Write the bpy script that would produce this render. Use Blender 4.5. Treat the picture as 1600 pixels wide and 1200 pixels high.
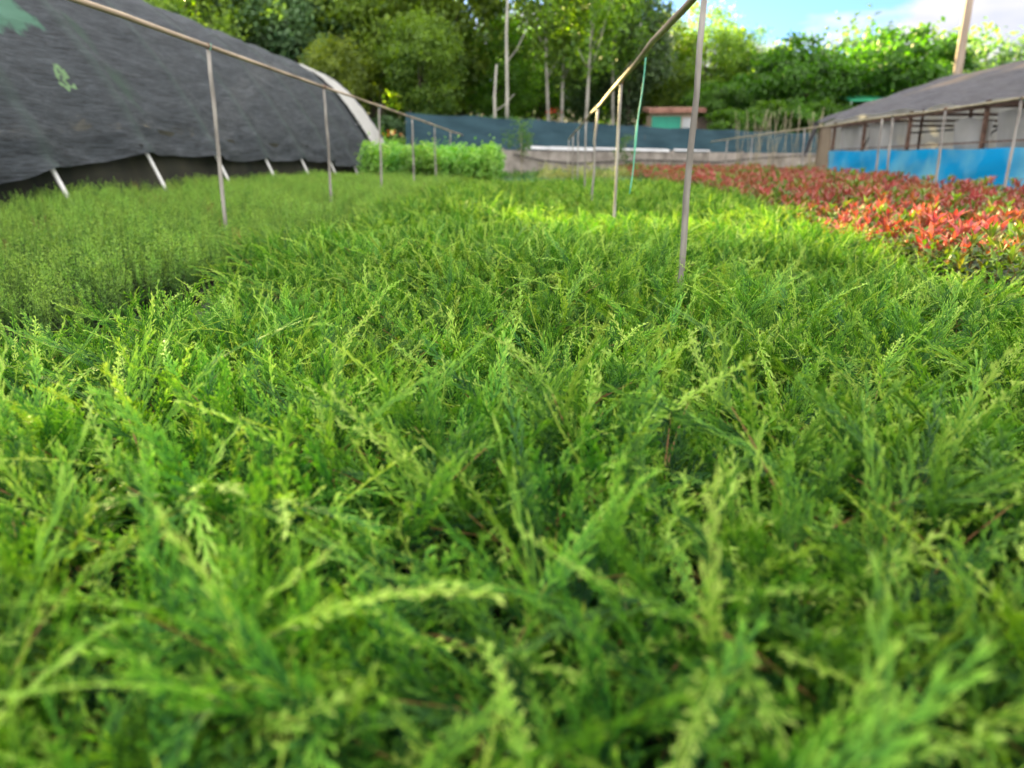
import bpy, math, random
import numpy as np
from math import sin, cos, radians, pi, sqrt
C = bpy.context.scene
for o in list(bpy.data.objects): bpy.data.objects.remove(o)

# ------------------------------------------------------------------ camera
PITCH, YAW = radians(16.4), radians(2.55)
cd = bpy.data.cameras.new('camera'); cam = bpy.data.objects.new('camera', cd); C.collection.objects.link(cam)
cam.location = (0, 0, 0.9); cam.rotation_euler = (pi/2 - PITCH, 0, YAW)
cd.sensor_width = 36; cd.lens = 36*1164/1600; cd.clip_start = 0.02; cd.clip_end = 2000
cd.dof.use_dof = True; cd.dof.focus_distance = 2.2; cd.dof.aperture_fstop = 2.3
C.camera = cam

# ------------------------------------------------------------------ sky and sun
SUN_AZ, SUN_EL = radians(-28.6), radians(15.5)          # azimuth from +Y towards +X
SD = np.array([sin(SUN_AZ)*cos(SUN_EL), cos(SUN_AZ)*cos(SUN_EL), sin(SUN_EL)])   # towards the sun
w = bpy.data.worlds.new('World'); C.world = w; w.use_nodes = True
nt = w.node_tree; nt.nodes.clear()
def N(t, typ, **k):
    n = t.nodes.new(typ)
    for a, b in k.items():
        if a.startswith('i_'):
            n.inputs[a[2:].replace('_', ' ')].default_value = b
        else: setattr(n, a, b)
    return n
sky = N(nt, 'ShaderNodeTexSky', sky_type='NISHITA', sun_disc=False, sun_elevation=SUN_EL, sun_rotation=SUN_AZ,
        air_density=1.0, dust_density=0.8, ozone_density=1.0)
tc = N(nt, 'ShaderNodeTexCoord'); mp = N(nt, 'ShaderNodeMapping'); mp.inputs['Scale'].default_value = (1.0, 1.0, 2.6)
mp.inputs['Location'].default_value = (0.35, 0.2, 0.1)
nz = N(nt, 'ShaderNodeTexNoise', i_Scale=2.1, i_Detail=7.0, i_Roughness=0.52)
rp = N(nt, 'ShaderNodeValToRGB'); rp.color_ramp.elements[0].position = 0.475; rp.color_ramp.elements[1].position = 0.54
cl = N(nt, 'ShaderNodeMixRGB'); cl.inputs['Color2'].default_value = (5.6, 5.5, 6.2, 1)
bri = N(nt, 'ShaderNodeMixRGB', blend_type='MULTIPLY'); bri.inputs['Fac'].default_value = 1; bri.inputs['Color2'].default_value = (0.27, 0.42, 0.78, 1)
bg = N(nt, 'ShaderNodeBackground'); bg.inputs['Strength'].default_value = 0.053
wo = N(nt, 'ShaderNodeOutputWorld')
L = nt.links.new
L(tc.outputs['Generated'], mp.inputs['Vector']); L(mp.outputs['Vector'], nz.inputs['Vector'])
sz_ = N(nt, 'ShaderNodeSeparateXYZ'); L(tc.outputs['Generated'], sz_.inputs[0])
ba = N(nt, 'ShaderNodeMath', operation='MULTIPLY_ADD'); ba.inputs[1].default_value = -.9; L(sz_.outputs['Y'], ba.inputs[0]); L(sz_.outputs['Z'], ba.inputs[2])     # unseen cloud behind the camera, added bright to light the tree fronts
bm = N(nt, 'ShaderNodeMath', operation='MAXIMUM'); L(ba.outputs[0], bm.inputs[0]); L(sz_.outputs['Z'], bm.inputs[1])
el = N(nt, 'ShaderNodeMapRange'); el.inputs['From Min'].default_value = .25; el.inputs['From Max'].default_value = .75; L(bm.outputs[0], el.inputs['Value'])
ma = N(nt, 'ShaderNodeMath', operation='MULTIPLY_ADD'); ma.inputs[1].default_value = .12; L(el.outputs[0], ma.inputs[0]); 
rt = N(nt, 'ShaderNodeMapRange', interpolation_type='SMOOTHSTEP'); rt.inputs['From Min'].default_value = .36; rt.inputs['From Max'].default_value = .47; rt.inputs['To Max'].default_value = .16; L(sz_.outputs['X'], rt.inputs['Value'])
lo_ = N(nt, 'ShaderNodeMapRange', interpolation_type='SMOOTHSTEP'); lo_.inputs['From Min'].default_value = .20; lo_.inputs['From Max'].default_value = .12; lo_.inputs['To Max'].default_value = .10; L(sz_.outputs['Z'], lo_.inputs['Value'])
n9 = N(nt, 'ShaderNodeTexNoise', i_Scale=9.0, i_Detail=5.0); L(mp.outputs['Vector'], n9.inputs['Vector'])
a9 = N(nt, 'ShaderNodeMath', operation='MULTIPLY_ADD'); a9.inputs[1].default_value = .30; L(n9.outputs['Fac'], a9.inputs[0]); L(nz.outputs['Fac'], a9.inputs[2])
b9 = N(nt, 'ShaderNodeMath', operation='ADD'); L(a9.outputs[0], b9.inputs[0]); L(rt.outputs[0], b9.inputs[1])
c9 = N(nt, 'ShaderNodeMath', operation='ADD'); L(b9.outputs[0], c9.inputs[0]); L(lo_.outputs[0], c9.inputs[1])
d9 = N(nt, 'ShaderNodeMath', operation='SUBTRACT'); L(c9.outputs[0], d9.inputs[0]); d9.inputs[1].default_value = .15; L(d9.outputs[0], ma.inputs[2]); L(ma.outputs[0], rp.inputs['Fac'])
cc_ = N(nt, 'ShaderNodeMixRGB'); cc_.inputs['Color1'].default_value = (1.75, 1.72, 1.95, 1); cc_.inputs['Color2'].default_value = (6.6, 6.3, 6.0, 1); L(el.outputs[0], cc_.inputs['Fac'])  # cloud overhead and behind the camera made brighter, added as neutral fill
v9 = N(nt, 'ShaderNodeMapRange'); v9.inputs['From Min'].default_value = .35; v9.inputs['From Max'].default_value = .65; L(n9.outputs['Fac'], v9.inputs['Value'])
w9 = N(nt, 'ShaderNodeMixRGB'); w9.inputs['Color1'].default_value = (1.85, 1.92, 2.25, 1); w9.inputs['Color2'].default_value = (2.6, 2.5, 2.55, 1); L(v9.outputs[0], w9.inputs['Fac']); L(w9.outputs['Color'], cc_.inputs['Color1']); L(cc_.outputs['Color'], cl.inputs['Color2'])
L(sky.outputs['Color'], bri.inputs['Color1']); L(bri.outputs['Color'], cl.inputs['Color1']); L(rp.outputs['Color'], cl.inputs['Fac'])
L(cl.outputs['Color'], bg.inputs['Color']); L(bg.outputs['Background'], wo.inputs['Surface'])
sl = bpy.data.lights.new('sun', 'SUN'); sl.energy = 5.0; sl.angle = radians(0.5); sl.color = (1.0, 0.78, 0.34)
sun = bpy.data.objects.new('sun', sl); C.collection.objects.link(sun)
from mathutils import Vector, Matrix
sun.rotation_euler = Vector(SD).to_track_quat('Z', 'Y').to_euler(); sun.location = (-30, 50, 30)
C.view_settings.view_transform = 'Standard'; C.view_settings.look = 'None'; C.view_settings.gamma = 1
C.view_settings.exposure = 3.12
C.cycles.max_bounces = 5; C.cycles.diffuse_bounces = 3; C.cycles.glossy_bounces = 2; C.cycles.transmission_bounces = 3
C.cycles.transparent_max_bounces = 12; C.cycles.caustics_reflective = False; C.cycles.caustics_refractive = False
C.cycles.use_denoising = True; C.cycles.denoiser = 'OPENIMAGEDENOISE'
C.cycles.sample_clamp_indirect = 6
C.cycles.use_adaptive_sampling = True; C.cycles.adaptive_threshold = 0.015
C.render.use_persistent_data = False

rng = np.random.default_rng(7); random.seed(7)
U = rng.uniform

# ------------------------------------------------------------------ materials
def newmat(name):
    m = bpy.data.materials.new(name); m.use_nodes = True; t = m.node_tree; t.nodes.clear()
    out = N(t, 'ShaderNodeOutputMaterial'); return m, t, out
def leafmat(name, stops=None, trans=0.3, tcol=(1.0, 1.0, 0.45), rough=0.5, hue=0.02, val=0.35, spec=0.35, shift=None):
    """colour follows the 'Col' attribute (0 inner / old growth, in the conifer beds also painted shade .. 1 tip / new growth)"""
    m, t, out = newmat(name)
    at = N(t, 'ShaderNodeAttribute', attribute_name='Col')
    r = N(t, 'ShaderNodeValToRGB'); e = r.color_ramp.elements
    e[0].position = stops[0][0]; e[0].color = (*stops[0][1], 1)
    e[1].position = stops[-1][0]; e[1].color = (*stops[-1][1], 1)
    for p, c in stops[1:-1]:
        x = e.new(p); x.color = (*c, 1)
    oi = N(t, 'ShaderNodeObjectInfo'); h = N(t, 'ShaderNodeHueSaturation')
    m1 = N(t, 'ShaderNodeMapRange'); m1.inputs['To Min'].default_value = 0.5-hue; m1.inputs['To Max'].default_value = 0.5+hue
    ml = N(t, 'ShaderNodeMath', operation='MULTIPLY'); ml.inputs[1].default_value = 7.31
    fr = N(t, 'ShaderNodeMath', operation='FRACT')
    m2 = N(t, 'ShaderNodeMapRange'); m2.inputs['To Min'].default_value = 1-val; m2.inputs['To Max'].default_value = 1+val
    l = t.links.new
    l(r.outputs['Color'], h.inputs['Color'])
    if shift:      # some plants carry less new growth than others
        f2 = N(t, 'ShaderNodeMath', operation='MULTIPLY'); f2.inputs[1].default_value = 13.7; f3 = N(t, 'ShaderNodeMath', operation='FRACT')
        m3 = N(t, 'ShaderNodeMapRange'); m3.inputs['To Min'].default_value = shift; m3.inputs['To Max'].default_value = 1.08
        f4 = N(t, 'ShaderNodeMath', operation='MULTIPLY'); l(oi.outputs['Random'], f2.inputs[0]); l(f2.outputs[0], f3.inputs[0]); l(f3.outputs[0], m3.inputs['Value'])
        l(m3.outputs[0], f4.inputs[0]); l(at.outputs['Fac'], f4.inputs[1]); l(f4.outputs[0], r.inputs['Fac'])
    else: l(at.outputs['Fac'], r.inputs['Fac'])
    l(oi.outputs['Random'], m1.inputs['Value']); l(oi.outputs['Random'], ml.inputs[0]); l(ml.outputs[0], fr.inputs[0])
    l(fr.outputs[0], m2.inputs['Value']); l(m1.outputs['Result'], h.inputs['Hue']); l(m2.outputs['Result'], h.inputs['Value'])
    p = N(t, 'ShaderNodeBsdfPrincipled'); p.inputs['Roughness'].default_value = rough; p.inputs['Specular IOR Level'].default_value = spec
    l(h.outputs['Color'], p.inputs['Base Color'])
    tr = N(t, 'ShaderNodeBsdfTranslucent'); mc = N(t, 'ShaderNodeMixRGB', blend_type='MULTIPLY'); mc.inputs['Fac'].default_value = 1
    g = N(t, 'ShaderNodeHueSaturation'); g.inputs['Value'].default_value = 2.2; g.inputs['Saturation'].default_value = 1.1
    l(h.outputs['Color'], g.inputs['Color']); l(g.outputs['Color'], mc.inputs['Color1']); mc.inputs['Color2'].default_value = (*tcol, 1)
    l(mc.outputs['Color'], tr.inputs['Color'])
    mx = N(t, 'ShaderNodeMixShader'); mx.inputs['Fac'].default_value = trans
    l(p.outputs[0], mx.inputs[1]); l(tr.outputs[0], mx.inputs[2]); l(mx.outputs[0], out.inputs['Surface'])
    return m
def solid(name, c1, c2=None, scale=6.0, rough=0.7, stretch=(1, 1, 1), bump=0.0, trans=0.0, alpha=1.0, detail=5, spec=0.4, lo=0.35, hi=0.65):
    m, t, out = newmat(name); l = t.links.new
    p = N(t, 'ShaderNodeBsdfPrincipled'); p.inputs['Roughness'].default_value = rough; p.inputs['Specular IOR Level'].default_value = spec
    tc = N(t, 'ShaderNodeTexCoord'); mp = N(t, 'ShaderNodeMapping'); mp.inputs['Scale'].default_value = stretch
    nz = N(t, 'ShaderNodeTexNoise', i_Scale=scale, i_Detail=float(detail)); r = N(t, 'ShaderNodeValToRGB')
    r.color_ramp.elements[0].color = (*c1, 1); r.color_ramp.elements[1].color = (*(c2 or c1), 1)
    r.color_ramp.elements[0].position = lo; r.color_ramp.elements[1].position = hi
    l(tc.outputs['Object'], mp.inputs['Vector']); l(mp.outputs['Vector'], nz.inputs['Vector']); l(nz.outputs['Fac'], r.inputs['Fac'])
    l(r.outputs['Color'], p.inputs['Base Color'])
    if bump:
        b = N(t, 'ShaderNodeBump'); b.inputs['Strength'].default_value = bump; b.inputs['Distance'].default_value = 0.02
        l(nz.outputs['Fac'], b.inputs['Height']); l(b.outputs['Normal'], p.inputs['Normal'])
    s = p.outputs[0]
    if trans:
        tr = N(t, 'ShaderNodeBsdfTranslucent'); l(r.outputs['Color'], tr.inputs['Color'])
        mx = N(t, 'ShaderNodeMixShader'); mx.inputs['Fac'].default_value = trans; l(s, mx.inputs[1]); l(tr.outputs[0], mx.inputs[2]); s = mx.outputs[0]
    if alpha < 1:
        tp = N(t, 'ShaderNodeBsdfTransparent'); mx = N(t, 'ShaderNodeMixShader'); mx.inputs['Fac'].default_value = alpha
        l(tp.outputs[0], mx.inputs[1]); l(s, mx.inputs[2]); s = mx.outputs[0]
    l(s, out.inputs['Surface']); return m

M = {}
M['juniper'] = leafmat('juniper', tcol=(1, .95, .25), stops= [(0.0, (0.005, 0.030, 0.012)), (0.3, (0.018, 0.082, 0.016)), (0.6, (0.092, 0.238, 0.020)), (0.85, (0.200, 0.375, 0.036)), (1.0, (0.34, 0.48, 0.095))], trans=0.19, spec=.2, rough=0.6, hue=0.012, val=0.22)  # inner stops darkened to paint the shade deep between the sprays
M['twig'] = solid('twig', (0.16, 0.075, 0.03), (0.28, 0.16, 0.06), 40)
M['dead'] = leafmat('dead_juniper', [(0.0, (0.10, 0.035, 0.012)), (1.0, (0.26, 0.11, 0.05))], trans=0.1, hue=0.01)
M['pot'] = solid('pot_plastic', (0.008, 0.008, 0.009), (0.015, 0.015, 0.016), 8, rough=0.4)
M['seedling'] = leafmat('seedling', [(0.0, (0.010, 0.030, 0.010)), (0.35, (0.065, 0.150, 0.024)), (0.75, (0.185, 0.350, 0.050)), (1.0, (0.31, 0.49, 0.08))], trans=0.16, hue=0.014, val=0.25)  # lowest stop darkened: shade inside the plants put into the colour
M['photinia'] = leafmat('photinia', [(0.0, (0.020, 0.055, 0.018)), (0.42, (0.12, 0.22, 0.025)), (0.62, (0.22, 0.10, 0.04)), (0.76, (0.27, 0.055, 0.052)), (1.0, (0.40, 0.135, 0.120))], shift=.71, trans=0.2, tcol=(1, .85, .5), rough=0.48, hue=0.012, val=0.25, spec=0.5)
M['shrub'] = leafmat('shrub', [(0.0, (0.05, 0.14, 0.025)), (0.5, (0.15, 0.34, 0.055)), (1.0, (0.30, 0.50, 0.10))], trans=0.3, hue=0.015, val=0.15)
M['weed'] = leafmat('weed', [(0.0, (0.03, 0.08, 0.02)), (1.0, (0.10, 0.22, 0.04))], trans=0.3, val=0.35)
M['blue_plant'] = leafmat('blue_plant', [(0.0, (0.03, 0.08, 0.05)), (1.0, (0.09, 0.20, 0.12))], trans=0.2, val=0.3)
M['pale_plant'] = leafmat('pale_plant', [(0.0, (0.07, 0.14, 0.04)), (1.0, (0.36, 0.38, 0.14))], trans=0.3, val=0.3)
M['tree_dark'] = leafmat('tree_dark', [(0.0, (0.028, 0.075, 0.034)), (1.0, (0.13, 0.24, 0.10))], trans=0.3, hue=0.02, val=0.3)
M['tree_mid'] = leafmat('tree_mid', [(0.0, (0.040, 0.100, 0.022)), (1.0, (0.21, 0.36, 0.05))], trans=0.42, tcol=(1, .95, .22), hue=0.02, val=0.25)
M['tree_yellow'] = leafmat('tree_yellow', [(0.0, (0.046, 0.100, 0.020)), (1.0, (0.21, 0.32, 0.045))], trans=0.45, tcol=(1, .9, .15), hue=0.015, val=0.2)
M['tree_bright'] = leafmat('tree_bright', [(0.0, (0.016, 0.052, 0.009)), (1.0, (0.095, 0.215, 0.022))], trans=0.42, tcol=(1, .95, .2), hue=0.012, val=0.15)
M['bark'] = solid('bark', (0.05, 0.04, 0.03), (0.12, 0.10, 0.075), 5, stretch=(1, 1, .3), bump=.4)
M['pale_bark'] = solid('pale_bark', (0.20, 0.20, 0.17), (0.48, 0.47, 0.42), 1.3, stretch=(1, 1, .6), detail=8)
M['pole'] = solid('weathered_pole', (0.17, 0.155, 0.14), (0.38, 0.36, 0.33), 14, stretch=(1, 1, .22), bump=.5, rough=.6, detail=8)
M['cane'] = solid('cane_pole', (0.24, 0.18, 0.12), (0.46, 0.36, 0.26), 9, stretch=(1, .2, 1), bump=.3, rough=.6, detail=7)
M['stake'] = solid('stake', (0.24, 0.21, 0.13), (0.42, 0.37, 0.25), 6, stretch=(1, 1, .3))
M['whitepipe'] = solid('white_pipe', (0.62, 0.63, 0.62), (0.78, 0.78, 0.78), 5, rough=.35)
M['rust'] = solid('rusty_steel', (0.10, 0.06, 0.045), (0.20, 0.12, 0.09), 10, rough=.7)
M['black'] = solid('black_hose', (0.012, 0.012, 0.013), None, 5, rough=.45)
M['cord'] = solid('green_cord', (0.10, 0.45, 0.30), (0.20, 0.58, 0.42), 10, rough=.5)
M['poly'] = solid('cloudy_polythene', (0.45, 0.45, 0.42), (0.68, 0.68, 0.66), 1.6, stretch=(1, 1, .6), rough=.3, trans=.45, bump=.3)
M['whitepoly'] = solid('white_polythene', (0.66, 0.66, 0.65), (0.82, 0.82, 0.81), 1.2, rough=.35, trans=.35, bump=.15)
M['beige'] = solid('beige_board', (0.22, 0.17, 0.12), (0.30, 0.24, 0.17), 1.5, rough=.8)
M['fabric'] = solid('blue_green_net', (0.026, 0.062, 0.085), (0.040, 0.090, 0.118), 1.1, stretch=(1, 1, 4), rough=.75, spec=.2, bump=.2)
M['concrete'] = solid('concrete', (0.20, 0.18, 0.16), (0.36, 0.33, 0.30), 2.4, rough=.9, bump=.3, detail=9)
M['trim'] = solid('white_sheet', (0.60, 0.62, 0.66), (0.72, 0.74, 0.78), 1.2, rough=.6)
M['teal'] = solid('teal_sheet', (0.012, 0.23, 0.16), (0.02, 0.30, 0.20), 1.2, rough=.5)
M['greydoor'] = solid('grey_door', (0.33, 0.36, 0.38), (0.42, 0.45, 0.47), 2, rough=.6)
M['tanwall'] = solid('tan_wall', (0.33, 0.27, 0.20), (0.42, 0.34, 0.26), 3, rough=.9)
M['rustroof'] = solid('rust_roof', (0.15, 0.07, 0.05), (0.30, 0.16, 0.12), 3, rough=.85)
M['darkwood'] = solid('dark_wood', (0.04, 0.032, 0.025), (0.08, 0.06, 0.05), 3, rough=.9)
M['greentarp'] = solid('green_tarp', (0.02, 0.28, 0.14), (0.04, 0.36, 0.20), 2, rough=.5)
M['polewood'] = solid('utility_pole_wood', (0.22, 0.17, 0.13), (0.36, 0.30, 0.24), 2.5, stretch=(3, 3, .2), rough=.85)
M['redpetal'] = solid('red_flower', (0.6, 0.03, 0.02), (0.7, 0.08, 0.03), 5)
M['orangepetal'] = solid('orange_flower', (0.75, 0.18, 0.02), (0.8, 0.25, 0.04), 5)

M['hem_shade'] = solid('shade_sheet', (.010, .014, .010), (.035, .034, .022), 1.5, stretch=(1, 1, .5), rough=.9)  # near-black colour standing in for the dim inside of the tunnel
def ground_mat():
    m, t, out = newmat('nursery_ground'); l = t.links.new
    p = N(t, 'ShaderNodeBsdfPrincipled'); p.inputs['Roughness'].default_value = .55
    tc = N(t, 'ShaderNodeTexCoord'); sx = N(t, 'ShaderNodeSeparateXYZ'); l(tc.outputs['Object'], sx.inputs[0])
    v = N(t, 'ShaderNodeTexVoronoi', i_Scale=55.0); l(tc.outputs['Object'], v.inputs['Vector'])
    r = N(t, 'ShaderNodeValToRGB'); r.color_ramp.elements[0].position = .10; r.color_ramp.elements[0].color = (.5, .5, .5, 1)
    r.color_ramp.elements[1].position = .2; r.color_ramp.elements[1].color = (.018, .017, .016, 1); l(v.outputs['Distance'], r.inputs['Fac'])
    n = N(t, 'ShaderNodeTexNoise', i_Scale=1.3, i_Detail=8.0); l(tc.outputs['Object'], n.inputs['Vector'])
    r2 = N(t, 'ShaderNodeValToRGB'); r2.color_ramp.elements[0].position = .38; r2.color_ramp.elements[0].color = (.045, .07, .022, 1)
    r2.color_ramp.elements[1].position = .62; r2.color_ramp.elements[1].color = (.16, .115, .07, 1); l(n.outputs['Fac'], r2.inputs['Fac'])
    mr = N(t, 'ShaderNodeMapRange'); mr.inputs['From Min'].default_value = 15.5; mr.inputs['From Max'].default_value = 17; l(sx.outputs['Y'], mr.inputs['Value'])
    mr2 = N(t, 'ShaderNodeMapRange'); mr2.inputs['From Min'].default_value = 7.2; mr2.inputs['From Max'].default_value = 7.5; l(sx.outputs['X'], mr2.inputs['Value'])
    mx = N(t, 'ShaderNodeMath', operation='MAXIMUM'); l(mr.outputs[0], mx.inputs[0]); l(mr2.outputs[0], mx.inputs[1])
    c = N(t, 'ShaderNodeMixRGB'); l(mx.outputs[0], c.inputs['Fac']); l(r.outputs['Color'], c.inputs['Color1']); l(r2.outputs['Color'], c.inputs['Color2'])
    l(c.outputs['Color'], p.inputs['Base Color'])
    b = N(t, 'ShaderNodeBump'); b.inputs['Strength'].default_value = .6; b.inputs['Distance'].default_value = .02; l(v.outputs['Distance'], b.inputs['Height']); l(b.outputs['Normal'], p.inputs['Normal'])
    l(p.outputs[0], out.inputs['Surface']); return m
M['ground'] = ground_mat()

def net_mat(name, c1, c2, patch=True, alpha=.93, c3=(.13, .19, .18)):
    """woven shade net: fine threads along its length, paler folds, green patches and a torn patch"""
    m, t, out = newmat(name); l = t.links.new
    p = N(t, 'ShaderNodeBsdfPrincipled'); p.inputs['Roughness'].default_value = .6; p.inputs['Specular IOR Level'].default_value = .35
    tc = N(t, 'ShaderNodeTexCoord')
    mp = N(t, 'ShaderNodeMapping'); mp.inputs['Scale'].default_value = (2.2, .35, 9.0); l(tc.outputs['Object'], mp.inputs['Vector'])
    n = N(t, 'ShaderNodeTexNoise', i_Scale=5.0, i_Detail=9.0, i_Roughness=.65); l(mp.outputs['Vector'], n.inputs['Vector'])
    r = N(t, 'ShaderNodeValToRGB'); r.color_ramp.elements[0].position = .33; r.color_ramp.elements[1].position = .68
    r.color_ramp.elements[0].color = (*c1, 1); r.color_ramp.elements[1].color = (*c2, 1); l(n.outputs['Fac'], r.inputs['Fac'])
    mp2 = N(t, 'ShaderNodeMapping'); mp2.inputs['Scale'].default_value = (6, 1.2, 34.0); l(tc.outputs['Object'], mp2.inputs['Vector'])
    nf = N(t, 'ShaderNodeTexNoise', i_Scale=3.2, i_Detail=6.0, i_Roughness=.75); l(mp2.outputs['Vector'], nf.inputs['Vector'])
    rf = N(t, 'ShaderNodeMapRange'); rf.inputs['From Min'].default_value = .3; rf.inputs['From Max'].default_value = .7; rf.inputs['To Min'].default_value = .30; rf.inputs['To Max'].default_value = 1.6; l(nf.outputs['Fac'], rf.inputs['Value'])
    mf = N(t, 'ShaderNodeVectorMath', operation='SCALE'); l(r.outputs['Color'], mf.inputs[0]); l(rf.outputs[0], mf.inputs['Scale'])
    at = N(t, 'ShaderNodeAttribute', attribute_name='Col')           # 1 where the net is pulled over a hoop
    n2 = N(t, 'ShaderNodeTexNoise', i_Scale=.9, i_Detail=6.0); l(tc.outputs['Object'], n2.inputs['Vector'])
    mm = N(t, 'ShaderNodeMath', operation='MULTIPLY'); l(at.outputs['Fac'], mm.inputs[0]); l(n2.outputs['Fac'], mm.inputs[1])
    c = N(t, 'ShaderNodeMixRGB'); c.inputs['Color2'].default_value = (*c3, 1); l(mm.outputs[0], c.inputs['Fac']); l(mf.outputs[0], c.inputs['Color1'])
    col = c.outputs['Color']
    def spot(col, pos, rad, colr, soft=.25, nsc=6.0):
        n3 = N(t, 'ShaderNodeTexNoise', i_Scale=nsc, i_Detail=8.0); l(tc.outputs['Object'], n3.inputs['Vector'])
        vd = N(t, 'ShaderNodeVectorMath', operation='DISTANCE'); l(tc.outputs['Object'], vd.inputs[0]); vd.inputs[1].default_value = pos
        a = N(t, 'ShaderNodeMath', operation='MULTIPLY_ADD'); l(n3.outputs['Fac'], a.inputs[0]); a.inputs[1].default_value = rad*3.0; l(vd.outputs['Value'], a.inputs[2])
        mr = N(t, 'ShaderNodeMapRange'); mr.inputs['From Min'].default_value = rad*(2.5-soft); mr.inputs['From Max'].default_value = rad*(2.5+soft); mr.inputs['To Min'].default_value = 1; mr.inputs['To Max'].default_value = 0
        l(a.outputs[0], mr.inputs['Value'])
        k = N(t, 'ShaderNodeMixRGB'); k.inputs['Color2'].default_value = (*colr, 1); l(mr.outputs[0], k.inputs['Fac']); l(col, k.inputs['Color1']); return k.outputs['Color']
    if patch:
        for q in patch: col = spot(col, *q)
    l(col, p.inputs['Base Color'])
    wv = N(t, 'ShaderNodeTexWave', i_Scale=26.0, i_Distortion=1.5, bands_direction='Z'); l(tc.outputs['Object'], wv.inputs['Vector'])
    ad = N(t, 'ShaderNodeMath', operation='MULTIPLY_ADD'); l(wv.outputs['Fac'], ad.inputs[0]); ad.inputs[1].default_value = .15; l(n.outputs['Fac'], ad.inputs[2])
    b = N(t, 'ShaderNodeBump'); b.inputs['Strength'].default_value = 1.0; b.inputs['Distance'].default_value = .10; l(ad.outputs[0], b.inputs['Height']); l(b.outputs['Normal'], p.inputs['Normal'])
    tl = N(t, 'ShaderNodeBsdfTranslucent'); l(col, tl.inputs['Color']); m1 = N(t, 'ShaderNodeMixShader'); m1.inputs['Fac'].default_value = .25
    l(p.outputs[0], m1.inputs[1]); l(tl.outputs[0], m1.inputs[2])
    tp = N(t, 'ShaderNodeBsdfTransparent'); mx = N(t, 'ShaderNodeMixShader'); mx.inputs['Fac'].default_value = alpha
    l(tp.outputs[0], mx.inputs[1]); l(m1.outputs[0], mx.inputs[2]); l(mx.outputs[0], out.inputs['Surface']); return m

# ------------------------------------------------------------------ mesh helpers
def link(name, me, parent=None, loc=(0, 0, 0), rot=(0, 0, 0), scale=(1, 1, 1)):
    o = bpy.data.objects.new(name, me); C.collection.objects.link(o); o.location = loc; o.rotation_euler = rot; o.scale = scale
    if parent: o.parent = parent
    return o
def tag(o, label, cat, group=None, kind=None):
    o['label'] = label; o['category'] = cat
    if group: o['group'] = group
    if kind: o['kind'] = kind
    return o
def thing(name, label, cat, loc=(0, 0, 0), rotz=0, group=None):
    return tag(link(name, None, loc=loc, rot=(0, 0, rotz)), label, cat, group)
def quad_mesh(name, Q, col, mats, mi=None):
    """Q (n,4,3) quads, col (n,4) attribute, mi (n,) material index"""
    Q = np.asarray(Q, np.float32); n = len(Q); me = bpy.data.meshes.new(name)
    me.vertices.add(4*n); me.vertices.foreach_set('co', Q.reshape(-1))
    me.loops.add(4*n); me.loops.foreach_set('vertex_index', np.arange(4*n, dtype=np.int32))
    me.polygons.add(n); me.polygons.foreach_set('loop_start', np.arange(0, 4*n, 4, dtype=np.int32)); me.polygons.foreach_set('loop_total', np.full(n, 4, np.int32))
    for m in mats: me.materials.append(m)
    if mi is not None: me.polygons.foreach_set('material_index', np.asarray(mi, np.int32))
    a = me.attributes.new('Col', 'FLOAT', 'POINT'); a.data.foreach_set('value', np.asarray(col, np.float32).reshape(-1))
    me.update(); me.validate(); return me
class MB:
    def __init__(s): s.v = []; s.f = []
    def add(s, v, f):
        k = len(s.v); s.v += [tuple(p) for p in v]; s.f += [tuple(i+k for i in q) for q in f]; return s
    def box(s, a, b):
        (x0, y0, z0), (x1, y1, z1) = a, b
        return s.add([(x0,y0,z0),(x1,y0,z0),(x1,y1,z0),(x0,y1,z0),(x0,y0,z1),(x1,y0,z1),(x1,y1,z1),(x0,y1,z1)],
                     [(0,3,2,1),(4,5,6,7),(0,1,5,4),(1,2,6,5),(2,3,7,6),(3,0,4,7)])
    def tube(s, pts, rad, seg=8, cap=True):
        pts = [Vector(p) for p in pts]; n = len(pts); R = rad if hasattr(rad, '__len__') else [rad]*n
        v = []; prev = None
        for i, p in enumerate(pts):
            d = (pts[min(i+1, n-1)] - pts[max(i-1, 0)]).normalized()
            ref = prev if prev is not None else (Vector((1, 0, 0)) if abs(d.x) < .8 else Vector((0, 1, 0)))
            u = (ref - d*ref.dot(d)).normalized(); prev = u; q = d.cross(u)
            for k in range(seg):
                a = 2*pi*k/seg; v.append(p + (u*cos(a) + q*sin(a))*R[i])
        f = [(i*seg+k, i*seg+(k+1) % seg, (i+1)*seg+(k+1) % seg, (i+1)*seg+k) for i in range(n-1) for k in range(seg)]
        if cap: f += [tuple(range(seg))[::-1], tuple((n-1)*seg+k for k in range(seg))]
        return s.add(v, f)
    def mesh(s, name, mat, smooth=True):
        me = bpy.data.meshes.new(name); me.from_pydata(s.v, [], s.f); me.materials.append(mat)
        if smooth: me.polygons.foreach_set('use_smooth', [True]*len(me.polygons))
        me.update(); return me
    def obj(s, name, mat, parent=None, smooth=True, **k): return link(name, s.mesh(name, mat, smooth), parent, **k)
def grid_mesh(name, P, mat, col=None, thick=0):
    """P (nu,nv,3) sheet"""
    nu, nv = P.shape[:2]; me = bpy.data.meshes.new(name)
    f = [(i*nv+j, (i+1)*nv+j, (i+1)*nv+j+1, i*nv+j+1) for i in range(nu-1) for j in range(nv-1)]
    me.from_pydata(P.reshape(-1, 3).tolist(), [], f); me.materials.append(mat); me.polygons.foreach_set('use_smooth', [True]*len(f))
    if col is not None:
        a = me.attributes.new('Col', 'FLOAT', 'POINT'); a.data.foreach_set('value', np.asarray(col, np.float32).reshape(-1))
    me.update(); return me

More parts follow.
